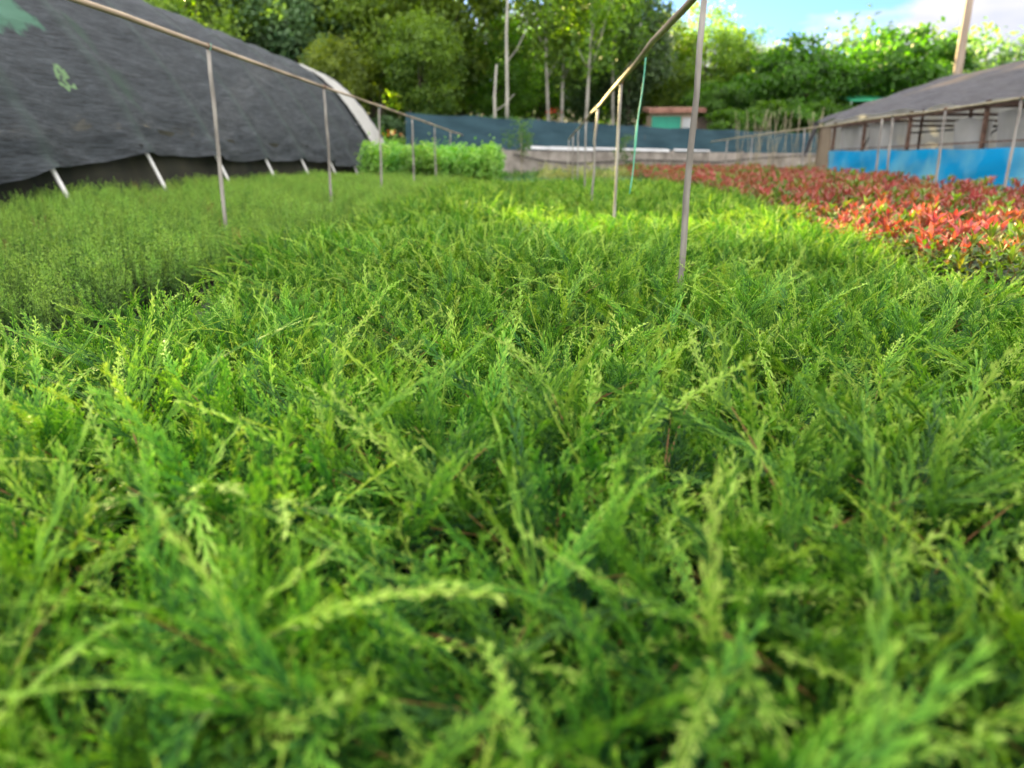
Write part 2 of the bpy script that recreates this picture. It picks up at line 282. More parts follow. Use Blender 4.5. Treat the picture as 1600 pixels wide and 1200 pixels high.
# ------------------------------------------------------------------ terrain
def smooth01(t): t = np.clip(t, 0, 1); return t*t*(3-2*t)
def gz(x, y):
    x = np.asarray(x, float); y = np.asarray(y, float)
    z = .013*np.clip(y, -40, 34) + .032*np.clip(-x-2, 0, 6)
    z = z + 1.35*smooth01((y-34)/6) + .05*np.clip(y-40, 0, 60) + .10*np.clip(y-60, 0, 40)
    z = z + np.where(y > 36, .22*np.sin(x*.35+1)*np.cos(y*.21), 0)*smooth01((y-36)/4)
    return z
def G(x, y): return float(gz(x, y))
xs = np.concatenate([np.linspace(-220, -30, 12), np.linspace(-28, 30, 60), np.linspace(33, 220, 12)])
ys = np.concatenate([np.linspace(-60, -5, 6), np.linspace(-3, 70, 90), np.linspace(75, 260, 14)])
X, Y = np.meshgrid(xs, ys, indexing='ij')
g = link('ground', grid_mesh('ground', np.stack([X, Y, gz(X, Y)], -1), M['ground'])); g['kind'] = 'structure'

# ------------------------------------------------------------------ scatter (one object that carries a mass of plants)
def scatter(name, pts, protos, rot, sc, ix, label, cat):
    col = bpy.data.collections.new(name + '_source')
    for k, me in enumerate(protos):
        o = bpy.data.objects.new('%s_source_%02d' % (name, k), me); col.objects.link(o)
    me = bpy.data.meshes.new(name); n = len(pts)
    me.vertices.add(n); me.vertices.foreach_set('co', np.asarray(pts, np.float32).reshape(-1))
    for nm, ty, d in (('rot', 'FLOAT_VECTOR', rot), ('sc', 'FLOAT', sc), ('ix', 'INT', ix)):
        a = me.attributes.new(nm, ty, 'POINT')
        a.data.foreach_set('vector' if ty == 'FLOAT_VECTOR' else 'value', np.asarray(d, np.int32 if ty == 'INT' else np.float32).reshape(-1))
    ng = bpy.data.node_groups.new(name, 'GeometryNodeTree')
    ng.interface.new_socket('Geometry', in_out='INPUT', socket_type='NodeSocketGeometry'); ng.interface.new_socket('Geometry', in_out='OUTPUT', socket_type='NodeSocketGeometry')
    gi = ng.nodes.new('NodeGroupInput'); go = ng.nodes.new('NodeGroupOutput'); ip = ng.nodes.new('GeometryNodeInstanceOnPoints')
    ci = ng.nodes.new('GeometryNodeCollectionInfo'); ci.inputs['Collection'].default_value = col; ci.inputs['Separate Children'].default_value = True; ci.inputs['Reset Children'].default_value = True
    ip.inputs['Pick Instance'].default_value = True
    def na(nm, ty):
        a = ng.nodes.new('GeometryNodeInputNamedAttribute'); a.data_type = ty; a.inputs['Name'].default_value = nm
        return [o for o in a.outputs if o.enabled and o.name == 'Attribute'][0]
    l = ng.links.new
    l(gi.outputs[0], ip.inputs['Points']); l(ci.outputs[0], ip.inputs['Instance']); l(na('ix', 'INT'), ip.inputs['Instance Index'])
    l(na('rot', 'FLOAT_VECTOR'), ip.inputs['Rotation']); l(na('sc', 'FLOAT'), ip.inputs['Scale']); l(ip.outputs[0], go.inputs[0])
    o = link(name, me); md = o.modifiers.new('scatter', 'NODES'); md.node_group = ng
    return tag(o, label, cat, kind='stuff')

# ------------------------------------------------------------------ juniper plants
def nrm(a): return a/np.maximum(np.linalg.norm(a, axis=-1, keepdims=True), 1e-9)
def strips(A, B, W0, W1, nn):
    """quads from A to B, widths W0 -> W1, lying across normals nn"""
    d = nrm(B-A); s = nrm(np.cross(nn, d)); W0 = np.asarray(W0).reshape(-1, 1); W1 = np.asarray(W1).reshape(-1, 1)
    return np.stack([A-s*W0/2, A+s*W0/2, B+s*W1/2, B-s*W1/2], 1)
def diamonds(A, B, W, nn, at=.45):
    d = nrm(B-A); s = nrm(np.cross(nn, d)); m = A+(B-A)*at; W = np.asarray(W).reshape(-1, 1)
    return np.stack([A, m+s*W/2, B, m-s*W/2], 1)
def spray(r, Ln, lat, c0, step=.0080, tw=.0027, tl=.0115, tsp=.0042):
    """a flat feathery frond along +X in the XY plane -> quads, colour"""
    Q = []; Cc = []; Z = np.array([0, 0, 1.])
    nl = max(8, int(Ln/step)); t = (np.arange(nl)+.5+r.uniform(-.2, .2, nl))/nl
    side = np.where(np.arange(nl) % 2 == 0, 1., -1.)
    ln = lat*np.minimum(1, t/.12+.25)*(1-t)**.75*r.uniform(.65, 1.2, nl) + .005
    a = np.radians(r.uniform(18, 33, nl))
    A = np.stack([t*Ln, 0*t, 0*t], 1); D = np.stack([np.cos(a), np.sin(a)*side, r.uniform(-.22, .30, nl)], 1); B = A+D*ln[:, None]
    nn = nrm(np.stack([r.normal(0, .4, nl), r.normal(0, .4, nl), np.ones(nl)], 1))
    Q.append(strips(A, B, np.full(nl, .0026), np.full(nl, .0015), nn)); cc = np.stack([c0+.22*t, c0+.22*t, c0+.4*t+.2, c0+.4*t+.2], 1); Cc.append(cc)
    ns = 7; s = np.linspace(0, 1, ns); ax = np.stack([s*Ln, 0*s, 0*s], 1)
    Q.append(strips(ax[:-1], ax[1:], .0026-.0012*s[:-1], .0026-.0012*s[1:], np.tile(Z, (ns-1, 1)))); Cc.append(np.tile((c0+.25+.4*s[:-1])[:, None], (1, 4)))
    Q.append(strips(ax[:-1], ax[1:], .0026-.0012*s[:-1], .0026-.0012*s[1:], np.tile([0, 1., 0], (ns-1, 1)))); Cc.append(np.tile((c0+.25+.4*s[:-1])[:, None], (1, 4)))
    m = np.clip((ln/tsp).astype(int), 2, 14)
    idx = np.repeat(np.arange(nl), m); k = np.concatenate([np.arange(q) for q in m]); u = (k+.7)/m[idx]
    P = A[idx]+(B-A)[idx]*u[:, None]; sd = np.where(k % 2 == 0, 1., -1.); n2 = len(idx)
    dd = nrm(D[idx]); pe = nrm(np.cross(Z, dd)); th = np.radians(r.uniform(9, 26, n2))
    E = dd*np.cos(th)[:, None] + pe*(np.sin(th)*sd)[:, None] + np.stack([0*u, 0*u, r.normal(.05, .28, n2)], 1)
    T = tl*(1.15-.6*u)*r.uniform(.7, 1.25, n2)
    nn = nrm(np.stack([r.normal(0, .5, n2), r.normal(0, .5, n2), np.ones(n2)], 1))
    Q.append(diamonds(P, P+E*T[:, None], np.full(n2, tw)*r.uniform(.8, 1.3, n2), nn)); b = c0+.08+.32*t[idx]+.36*u
    Cc.append(np.stack([b-.1, b, b+.18, b], 1))
    Q = np.concatenate(Q); Cc = np.concatenate(Cc)
    k1, k2, k3 = r.normal(-.1, .8)/max(Ln, .05)*.12, r.normal(0, .7), r.uniform(0, 6)
    x = Q[..., 0]; Q[..., 2] += k1*x*x/Ln*1.0 + .0010*np.sin(x*40+k3); Q[..., 1] += k2*x*x + .0010*np.sin(x*35+k3*2)
    return Q, Cc
def place_frame(Q, o, d, up):
    x = d/np.linalg.norm(d); y = np.cross(up, x); y /= np.linalg.norm(y)+1e-9; z = np.cross(x, y)
    return o + Q[..., 0:1]*x + Q[..., 1:2]*y + Q[..., 2:3]*z
def cap(P, o, zc):
    P = P.copy(); m = P[..., 2].max()
    if m > zc and m > o[2]+.02:
        k = max(.12, (zc-o[2])/(m-o[2])); w = P[..., 2] > o[2]; P[..., 2] = np.where(w, o[2]+(P[..., 2]-o[2])*k, P[..., 2])
    return P
def pot_quads(rad=.075, h=.13, seg=12):
    a = np.linspace(0, 2*pi, seg+1); Q = []
    for i in range(seg):
        p = [(cos(a[i]), sin(a[i])), (cos(a[i+1]), sin(a[i+1]))]
        Q.append([(p[0][0]*rad*.8, p[0][1]*rad*.8, 0), (p[1][0]*rad*.8, p[1][1]*rad*.8, 0), (p[1][0]*rad, p[1][1]*rad, h), (p[0][0]*rad, p[0][1]*rad, h)])
        Q.append([(p[0][0]*rad, p[0][1]*rad, h), (p[1][0]*rad, p[1][1]*rad, h), (p[1][0]*rad*.9, p[1][1]*rad*.9, h-.001), (p[0][0]*rad*.9, p[0][1]*rad*.9, h-.001)])
        Q.append([(p[0][0]*rad*.9, p[0][1]*rad*.9, h-.015), (p[1][0]*rad*.9, p[1][1]*rad*.9, h-.015), (0, 0, h-.012), (0, 0, h-.012)])
    return np.array(Q, float)
def juniper(seed, fine=True, hmul=1.0):
    r = np.random.default_rng(seed); QQ = []; CC = []; MI = []
    nb = r.integers(11, 15)
    kw = {} if fine else dict(step=.0105, tw=.0042, tl=.014, tsp=.006)
    for b in range(nb):
        az = 2*pi*b/nb + r.uniform(-.35, .35); el = radians(r.uniform(30, 74)); ln = r.uniform(.28, .40)*hmul
        h = np.array([cos(az), sin(az), 0]); d0 = h*cos(el)+np.array([0, 0, sin(el)])
        P0 = np.array([h[0]*.02, h[1]*.02, .10]); P1 = P0+d0*ln*.55
        d1 = h*r.uniform(.6, 1.0)+np.array([0, 0, r.uniform(.05, .6)])+np.array([*r.normal(0, .25, 2), 0]); d1 /= np.linalg.norm(d1); P2 = P1+d1*ln*.5
        f = lambda s: (1-s)**2*P0+2*s*(1-s)*P1+s*s*P2
        df = lambda s: nrm(2*(1-s)*(P1-P0)+2*s*(P2-P1))
        s = np.linspace(0, 1, 7); pt = np.array([f(q) for q in s]); wd = .0042*(1-s)+.0016
        for nn in ([1., 0, .1], [0, 1., .1]):
            q = strips(pt[:-1], pt[1:], wd[:-1], wd[1:], np.tile(nn, (6, 1))); QQ.append(q); CC.append(np.full((6, 4), .2)); MI.append(np.ones(6))
        ks = r.integers(6, 9)
        dead = r.random() < .004
        for i in range(ks):
            q = .30+.68*(i+r.uniform(0, .6))/ks; tg = df(q); sd = nrm(np.cross(tg, r.normal(0, 1, 3)))
            d = nrm(tg*r.uniform(.5, 1.0)+sd*r.uniform(.5, 1.1)+np.array([0, 0, .36]))
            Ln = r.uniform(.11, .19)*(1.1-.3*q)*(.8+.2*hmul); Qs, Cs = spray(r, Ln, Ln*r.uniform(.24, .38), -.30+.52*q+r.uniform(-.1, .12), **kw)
            up = nrm(np.array([0, 0, 1.])*.8+r.normal(0, .7, 3)); d[2] = min(d[2], max(-.1, (.47-f(q)[2])/Ln)); d = nrm(d)
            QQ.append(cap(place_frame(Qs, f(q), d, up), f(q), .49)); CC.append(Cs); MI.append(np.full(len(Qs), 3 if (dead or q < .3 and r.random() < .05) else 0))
        # the long pale leader that ends the branch, thin and sparsely feathered
        Ln = r.uniform(.11, .23); Qs, Cs = spray(r, Ln, r.uniform(.010, .026), .40+r.uniform(-.1, .12), **kw)
        d = nrm(df(1.0)+r.normal(0, .22, 3)+np.array([0, 0, r.uniform(-.05, .35)])); e1 = f(.97); d[2] = min(d[2], max(-.1, (.51-e1[2])/Ln)); d = nrm(d); QQ.append(cap(place_frame(Qs, f(.97), d, nrm(np.array([0, 0, 1.])+r.normal(0, .5, 3))), f(.97), r.uniform(.43, .53))); CC.append(Cs+.11); MI.append(np.full(len(Qs), 0))
        if r.random() < .6:
            Ln = r.uniform(.08, .15); Qs, Cs = spray(r, Ln, r.uniform(.010, .026), .36+r.uniform(-.1, .12), **kw)
            d = nrm(df(.8)+r.normal(0, .45, 3)+np.array([0, 0, .3])); e1 = f(.8); d[2] = min(d[2], max(-.1, (.49-e1[2])/Ln)); d = nrm(d); QQ.append(cap(place_frame(Qs, f(.8), d, nrm(np.array([0, 0, 1.])+r.normal(0, .5, 3))), f(.8), r.uniform(.41, .50))); CC.append(Cs+.08); MI.append(np.full(len(Qs), 0))
    p = pot_quads(); QQ.append(p); CC.append(np.zeros((len(p), 4))); MI.append(np.full(len(p), 2))
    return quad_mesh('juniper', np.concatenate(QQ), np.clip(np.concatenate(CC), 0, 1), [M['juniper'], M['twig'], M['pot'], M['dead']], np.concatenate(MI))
jun_near = [juniper(100+i) for i in range(7)]
jun_far = [juniper(200+i, False) for i in range(5)]
def jit_grid(x0, x1, y0, y1, sp, j=.3):
    gx = np.arange(x0, x1, sp); gy = np.arange(y0, y1, sp); A, B = np.meshgrid(gx, gy, indexing='ij')
    return (A+U(-j, j, A.shape)*sp).ravel(), (B+U(-j, j, A.shape)*sp).ravel()
jx, jy = jit_grid(-1.60, 3.0, -.55, 15.8, .25)
edge = 1.93+.55*smooth01((jy-3)/9)
keep = (jx < edge) & ~((jx < -1.52) & (jy > 2.3) & (jy < 4)) & (jx > -1.66+.08*np.sin(jy*2.1))
keep &= ~((np.abs(jx) < .16) & (np.abs(jy) < .13))
jx, jy = jx[keep], jy[keep]; n = len(jx)
ix = np.where(jy < 5.5, rng.integers(0, 7, n), 7+rng.integers(0, 5, n))
jr = np.stack([U(-.12, .12, n), U(-.12, .12, n), U(0, 2*pi, n)], 1)
jsc = U(.86, 1.12, n)*(1+.10*np.sin(jx*2.1+jy*1.3)*np.cos(jy*.9))*np.where((jy < 1.5) & (jy > .28), 1.08, 1)*np.where(jy > 5, .90, .98)*np.where((jx < -1.1) & (jy < 4.2) & (jy > 2), .92, 1)
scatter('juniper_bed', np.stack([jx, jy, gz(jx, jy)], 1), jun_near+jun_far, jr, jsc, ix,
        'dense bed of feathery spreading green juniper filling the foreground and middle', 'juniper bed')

# ------------------------------------------------------------------ seedling bed
def seedling(seed):
    r = np.random.default_rng(seed); QQ = []; CC = []; MI = []
    for b in range(r.integers(6, 9)):
        az = r.uniform(0, 2*pi); h = r.uniform(.24, .37); lean = r.uniform(.03, .22)
        base = np.array([r.normal(0, .012), r.normal(0, .012), .05]); top = base+np.array([cos(az)*lean*h, sin(az)*lean*h, h])
        n = 46; t = np.sort(r.uniform(.12, 1, n)); P = base+(top-base)*t[:, None]; a = np.arange(n)*2.4+r.uniform(0, 6)
        el = np.radians(r.uniform(25, 65, n)); D = np.stack([np.cos(a)*np.cos(el), np.sin(a)*np.cos(el), np.sin(el)], 1)
        ln = r.uniform(.016, .032, n)*(1.1-.5*t); nn = nrm(r.normal(0, 1, (n, 3)))
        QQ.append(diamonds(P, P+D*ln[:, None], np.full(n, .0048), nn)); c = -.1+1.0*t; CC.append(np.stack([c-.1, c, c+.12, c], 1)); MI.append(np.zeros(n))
        QQ.append(strips(base[None], top[None], [.003], [.0015], np.array([[1., .3, 0]]))); CC.append(np.full((1, 4), .05)); MI.append(np.zeros(1))
    p = pot_quads(.045, .07, 8); QQ.append(p); CC.append(np.zeros((len(p), 4))); MI.append(np.full(len(p), 2))
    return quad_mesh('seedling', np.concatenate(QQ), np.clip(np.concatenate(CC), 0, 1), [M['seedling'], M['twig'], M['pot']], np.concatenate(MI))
def seedling_dead(seed):
    me = seedling(seed); me.materials[0] = M['dead']; return me
seeds = [seedling(300+i) for i in range(7)]+[seedling_dead(399)]
sx, sy = jit_grid(-9.2, -2.02, 2.2, 20.3, .096, .34)
keep = (sx > -5.75-.0*sy) & ~((sy < 3.1) & (sx > -2.5)) & (sx < -2.12) & (rng.random(len(sx)) > .05)
keep |= (sx <= -5.75) & (sx > -9) & (rng.random(len(sx)) > .45)
sx, sy = sx[keep], sy[keep]; n = len(sx)
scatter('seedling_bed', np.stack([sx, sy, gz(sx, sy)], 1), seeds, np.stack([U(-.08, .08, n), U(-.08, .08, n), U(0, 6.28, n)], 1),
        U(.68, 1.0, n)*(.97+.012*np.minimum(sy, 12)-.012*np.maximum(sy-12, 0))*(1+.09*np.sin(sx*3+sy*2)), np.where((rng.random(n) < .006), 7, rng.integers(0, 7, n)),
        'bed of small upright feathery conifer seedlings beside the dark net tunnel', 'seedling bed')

# ------------------------------------------------------------------ red-leaved shrubs
def leafs(P, D, Nn, ln, wd, fold=.35, curl=.15):
    """folded leaves: 4 quads each"""
    D = nrm(D); S = nrm(np.cross(Nn, D)); Nn = np.cross(D, S); ln = ln[:, None]; wd = wd[:, None]
    a = P; b = P+D*ln*.5+Nn*curl*ln*.3; c = P+D*ln-Nn*curl*ln*.2
    l1 = P+D*ln*.42+S*wd/2+Nn*(fold*wd/2+curl*ln*.3); r1 = P+D*ln*.42-S*wd/2+Nn*(fold*wd/2+curl*ln*.3)
    l0 = P+D*ln*.12+S*wd*.16; r0 = P+D*ln*.12-S*wd*.16; l2 = P+D*ln*.78+S*wd*.3+Nn*fold*wd*.2; r2 = P+D*ln*.78-S*wd*.3+Nn*fold*wd*.2
    return np.concatenate([np.stack([a, l0, l1, b], 1), np.stack([a, b, r1, r0], 1), np.stack([b, l1, l2, c], 1), np.stack([b, c, r2, r1], 1)])
def photinia(seed, green=False):
    r = np.random.default_rng(seed); QQ = []; CC = []; MI = []
    ns = r.integers(5, 8)
    for b in range(ns):
        az = 2*pi*b/ns+r.uniform(-.5, .5); h = r.uniform(.20, .40); ln_ = r.uniform(.15, .42)
        base = np.array([cos(az)*.015, sin(az)*.015, .12]); top = base+np.array([cos(az)*ln_*h, sin(az)*ln_*h, h])
        for nn in ([1., 0, 0], [0, 1., 0]): QQ.append(strips(base[None], top[None], [.005], [.0025], np.array([nn]))); CC.append(np.full((1, 4), .6)); MI.append([1])
        n = 10; t = np.linspace(.25, .9, n); P = base+(top-base)*t[:, None]; a = np.arange(n)*2.4+r.uniform(0, 6); el = np.radians(r.uniform(5, 45, n))
        D = np.stack([np.cos(a)*np.cos(el), np.sin(a)*np.cos(el), np.sin(el)], 1); Nn = nrm(np.stack([-np.cos(a)*np.sin(el), -np.sin(a)*np.sin(el), np.cos(el)], 1)+r.normal(0, .25, (n, 3)))
        redness = np.clip(r.normal(.08, .14, n)+.75*t**4, 0, 1)
        QQ.append(leafs(P, D, Nn, r.uniform(.07, .10, n), r.uniform(.028, .038, n))); CC.append(np.tile(np.tile(redness, 4)[:, None], (1, 4))); MI.append(np.zeros(4*n))
        n = r.integers(4, 7); P = np.tile(top, (n, 1))+r.normal(0, .005, (n, 3)); a = np.arange(n)*2.4+r.uniform(0, 6); el = np.radians(r.uniform(30, 80, n))
        D = np.stack([np.cos(a)*np.cos(el), np.sin(a)*np.cos(el), np.sin(el)], 1); Nn = nrm(np.stack([-np.cos(a)*np.sin(el), -np.sin(a)*np.sin(el), np.cos(el)], 1)+r.normal(0, .3, (n, 3)))
        QQ.append(leafs(P, D, Nn, r.uniform(.075, .12, n), r.uniform(.022, .032, n), fold=.5)); c = r.uniform(.72, 1, n) if r.random() < .72 else r.uniform(.4, .55, n)
        CC.append(np.tile(np.tile(c, 4)[:, None], (1, 4))); MI.append(np.zeros(4*n))
    if green: CC = [c*.55 for c in CC]
    fol = quad_mesh('foliage', np.concatenate(QQ), np.clip(np.concatenate(CC), 0, 1), [M['photinia'], M['twig']], np.concatenate(MI))
    p = pot_quads(.08, .14); pot = quad_mesh('pot', p, np.zeros((len(p), 4)), [M['pot']])
    both = quad_mesh('red_shrub', np.concatenate(QQ+[p]), np.clip(np.concatenate(CC+[np.zeros((len(p), 4))]), 0, 1), [M['photinia'], M['twig'], M['pot']], np.concatenate(MI+[np.full(len(p), 2)]))
    return fol, pot, both
phs = [photinia(500+i) for i in range(7)]+[photinia(520+i, True) for i in range(2)]
px, py = jit_grid(2.05, 7.35, 1.6, 26.5, .25, .25)
edge2 = 2.10+.55*smooth01((py-3)/9)-.3*(py > 16)
keep = (px > edge2) & (px < 6.9-.6*(py < 15)) & (np.arctan2(px, py) < radians(40))
px, py = px[keep], py[keep]
order = np.argsort(px**2+py**2); px, py = px[order], py[order]; n = len(px)
prz = U(0, 6.28, n); psc = U(.80, 1.06, n)*(1+.09*np.sin(px*1.7+py*1.1)); pk = rng.integers(0, 7, n); green = ((py < 4.3) & (px < 2.75+.15*np.sin(py*5))) | (rng.random(n) < .02); pk = np.where(green, 7+rng.integers(0, 2, n), pk)
NT = 260
for i in range(NT):
    fol, pot, _ = phs[pk[i]]
    lb, gp = (('small potted shrub still all yellow-green among the red-leaved ones', 'yellow-green young shrubs at the near edge of the red bed') if pk[i] > 6 else
              ('small potted shrub with glossy red young leaves, one of the nearest in the red bed', 'young red-leaved shrubs at the near end of the red bed'))
    r_ = thing('young_shrub', lb, 'shrub', (px[i], py[i], G(px[i], py[i])), prz[i], gp)
    r_.scale = (psc[i],)*3
    link('foliage', fol, r_); link('pot', pot, r_)
n2 = n-NT
scatter('red_shrub_bed', np.stack([px[NT:], py[NT:], gz(px[NT:], py[NT:])], 1), [p[2] for p in phs], np.stack([0*px[NT:], 0*px[NT:], prz[NT:]], 1), psc[NT:], pk[NT:],
        'far mass of red and green young shrubs reaching back to the canes', 'shrub bed')

# ------------------------------------------------------------------ pole frames between the beds
def wob(a, b, n, amp):
    a, b = Vector(a), Vector(b); return [a.lerp(b, i/(n-1))+Vector((random.gauss(0, amp), random.gauss(0, amp), random.gauss(0, amp))) for i in range(n)]
def pole_frame(label, X, z0, posts, y0, y1, rad, rail_rad, mat, rmat, leans=None, lift=None):
    f = thing('pole_frame', label, 'pole frame', (X, y0, G(X, y0)))
    base = Vector((X, y0, G(X, y0)))
    zz = lift or (lambda y: z0)
    ys_ = np.linspace(y0, y1, 26)
    pts = [Vector((X+random.gauss(0, .006), y, zz(y)+random.gauss(0, .006)))-base for y in ys_]
    MB().tube(pts, [rail_rad*random.uniform(.85, 1.1) for _ in pts], 10).obj('rail', rmat, f)
    for i, y in enumerate(posts):
        lx = (leans or {}).get(i, random.gauss(0, .02))
        b_ = Vector((X-lx, y, G(X, y)-.05))-base; t_ = Vector((X, y, zz(y)-rail_rad*.8+.0))-base
        p = wob(b_, t_, 9, .0035); MB().tube(p, [rad*random.uniform(.9, 1.1)*(1.12-.18*k/8) for k in range(9)], 10).obj('post', mat, f)
        if i < 3:
            q0 = Vector(t_); MB().tube([q0+Vector((0, -.035, rail_rad*.8)), q0+Vector((0, .035, rail_rad*.8))], rail_rad*1.3, 10).obj('joint', M['rust'], f)
        q = [Vector(t_)+Vector((cos(a)*(rad+.006), sin(a)*.02, .028*sin(a*2)+rail_rad*.6)) for a in np.linspace(0, 2*pi, 9)]
        MB().tube(q, .004, 5).obj('tie', M['cord'] if i % 2 == 0 else M['twig'], f)
    return f
pole_frame('pale brown rail on thin posts running over the juniper from beside the camera', .605, 1.57, [3.25, 6.65, 9.6, 12.3, 15.2, 18.4, 21.6], -.8, 21.9, .0128, .0165, M['pole'], M['cane'], leans={0: .03, 1: .02})
pole_frame('thin rail on posts running over the seedlings in front of the dark net tunnel', -2.9, 1.87, [6.80, 10.25, 13.55, 16.85, 20.2, 23.5], 1.2, 27.5, .017, .019, M['pole'], M['cane'], leans={0: .02})
pole_frame('thin pale rail on slim posts passing over the red shrubs before the blue sheeting', 6.9, 1.83, [11.9, 14.05, 16.1, 16.6, 21.4, 26.7, 30.3, 34], 6, 42, .022, .022, M['pole'], M['stake'])
# green cord hanging from the middle rail
pts = [(.645+.004*sin(k*.6), 5.2, 1.56-k*.053+.0) for k in range(17)]; pts = [(x-.02-.004*k, y, z) for k, (x, y, z) in enumerate(pts)]
o = MB().tube(pts, [.0042 if not 8 <= k <= 10 else .008 for k in range(17)], 6).obj('hanging_cord', M['cord']); tag(o, 'thin mint green cord hanging down from the middle rail', 'cord')

# ------------------------------------------------------------------ left tunnel with dark net
PROF = np.array([(0, 4.42), (.7, 4.33), (1.3, 4.05), (1.9, 3.52), (2.35, 2.95), (2.75, 2.4), (3.1, 1.85), (3.4, 1.25), (3.62, .75), (3.78, .35)])
pl = np.concatenate([[0], np.cumsum(np.hypot(*np.diff(PROF, axis=0).T))]); PL = pl[-1]
def prof(s):                      # s in -1..1 along the arch; + is the side seen from the beds
    a = np.abs(s)*PL; x = np.interp(a, pl, PROF[:, 0])*np.sign(s); z = np.interp(a, pl, PROF[:, 1]); return x, z
RX = -9.4
hoopY = [9.05+2.44*k for k in range(-3, 8)]
SPOTS = [((2.93, 9.0, 1.90), .19, (.34, .60, .28), .10, 8.0), ((2.81, 9.2, 2.08), .06, (.30, .45, .28), .06, 14.0),
         ((2.30, 8.7, 2.85), .50, (.16, .40, .28), .15, 2.5), ((3.51, 7.86, .78), .05, (.003, .003, .003), .4, 4.0), ((3.43, 9.7, .96), .04, (.003, .003, .003), .4, 4.0),
         ((2.85, 10.55, 1.9), .30, (.085, .15, .12), .6, 3.0), ((2.4, 10.4, 2.7), .25, (.085, .15, .12), .6, 3.0), ((2.95, 9.5, 2.2), .05, (.3, .42, .30), .1, 16.0), ((2.7, 8.3, 2.3), .05, (.3, .42, .30), .1, 16.0)]
M['net'] = net_mat('dark_shade_net', (.036, .046, .056), (.160, .190, .225), SPOTS, alpha=.95)
tun = thing('polytunnel', 'long arched tunnel under dark grey shade net at the left', 'tunnel', (RX, 1.6, G(RX, 2)))
tb = Vector(tun.location)
def hem(y): return np.interp(y, [1, 6, 8.6, 9.3, 11, 12.5, 14, 17, 20, 23, 25.5, 27.5], [.70, .72, .80, .92, 1.06, 1.12, 1.05, 1.04, 1.06, .92, .72, .62])
def net_sheet(name, y0, y1, nv, mat, off=0.0, sag=.22, low=None):
    v = np.linspace(y0, y1, nv); s = np.linspace(-1, 1, 90); P = np.zeros((90, nv, 3)); Cc = np.zeros((90, nv))
    r = np.random.default_rng(5)
    ph = r.uniform(0, 6, 12)
    for j, y in enumerate(v):
        hz = hem(y) if low is None else low
        smax = np.interp(hz, PROF[::-1, 1], pl[::-1])/PL; ss = np.where(s > 0, s*smax, s*.97)
        x, z = prof(ss)
        k = ((y-9.05)/2.44) % 1.0; dip = sin(pi*k)**1.0*sag
        tx = np.gradient(x); tz = np.gradient(z); nl_ = np.hypot(tx, tz); nx, nz_ = -tz/nl_, tx/nl_       # inward is down at the ridge
        nx, nz_ = np.where(nz_ > 0, nx, nx), nz_
        sgn = np.where((nx*(0-x)+nz_*(1.0-z)) > 0, 1, -1)
        rip = .018*np.sin(z*9+y*1.1+ph[0])*np.sin(y*2.1+ph[1])+.012*np.sin(z*21+np.sin(y*1.7+ph[2])*2.5)+.012*np.sin(y*5+z*3+ph[3])
        rip = rip*(.7+1.3*np.clip((1.8-z), 0, 1.2))
        d = (dip*(.25+.75*np.abs(ss)**.7)*1.0+rip-off)
        P[:, j, 0] = RX+x+nx*sgn*d; P[:, j, 2] = z+nz_*sgn*d+.0; P[:, j, 1] = y
        Cc[:, j] = np.exp(-(min(k, 1-k)*2.44/.10)**2)*1.2
    P -= np.array(tb)
    return link(name, grid_mesh(name, P, mat, Cc), tun)
net_sheet('shade_net', 1.6, 27.7, 230, M['net'])
net_sheet('plastic_end_cover', 27.72, 30.2, 20, M['whitepoly'], off=-.03, sag=.02, low=.45)
for y in hoopY+[28.8, 30.15]:
    s = np.linspace(-1, 1, 41); x, z = prof(s); pts = [Vector((RX+a*.975, y, (b-.4)*.975+.4-.02)) - tb for a, b in zip(x, z)]
    pts.append(pts[-1]+Vector((.12, 0, -.4))); pts.insert(0, pts[0]+Vector((-.12, 0, -.4)))
    MB().tube(pts, .028, 8).obj('hoop', M['whitepipe'], tun)
b = MB()
for k in range(3):
    x, z = prof(np.array([[-.55, 0, .55][k]])); b.tube([Vector((RX+x[0]*.9, 1.6, z[0]*.93-.12))-tb, Vector((RX+x[0]*.9, 30, z[0]*.93-.12))-tb], .02, 6)
b.obj('purlin', M['whitepipe'], tun)
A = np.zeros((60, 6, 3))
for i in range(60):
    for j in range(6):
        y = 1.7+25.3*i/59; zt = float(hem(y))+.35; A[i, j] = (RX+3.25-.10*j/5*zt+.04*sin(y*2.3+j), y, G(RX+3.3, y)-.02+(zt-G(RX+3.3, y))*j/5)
link('under_hem_shade', grid_mesh('under_hem_shade', A-np.array(tb), M['hem_shade']), tun)  # added dark sheet that stands in for the shade under the net hem
# end wall with doorway
e = MB(); s = np.linspace(-1, 1, 31); x, z = prof(s); top = [(RX+a-tb.x, 30.22-tb.y, c-tb.z) for a, c in zip(x, z)]; bot = [(p[0], p[1], .3-tb.z) for p in top]
e.add(top+bot, [(i, i+1, 31+i+1, 31+i) for i in range(30)]); e.obj('end_wall', M['net'], tun)

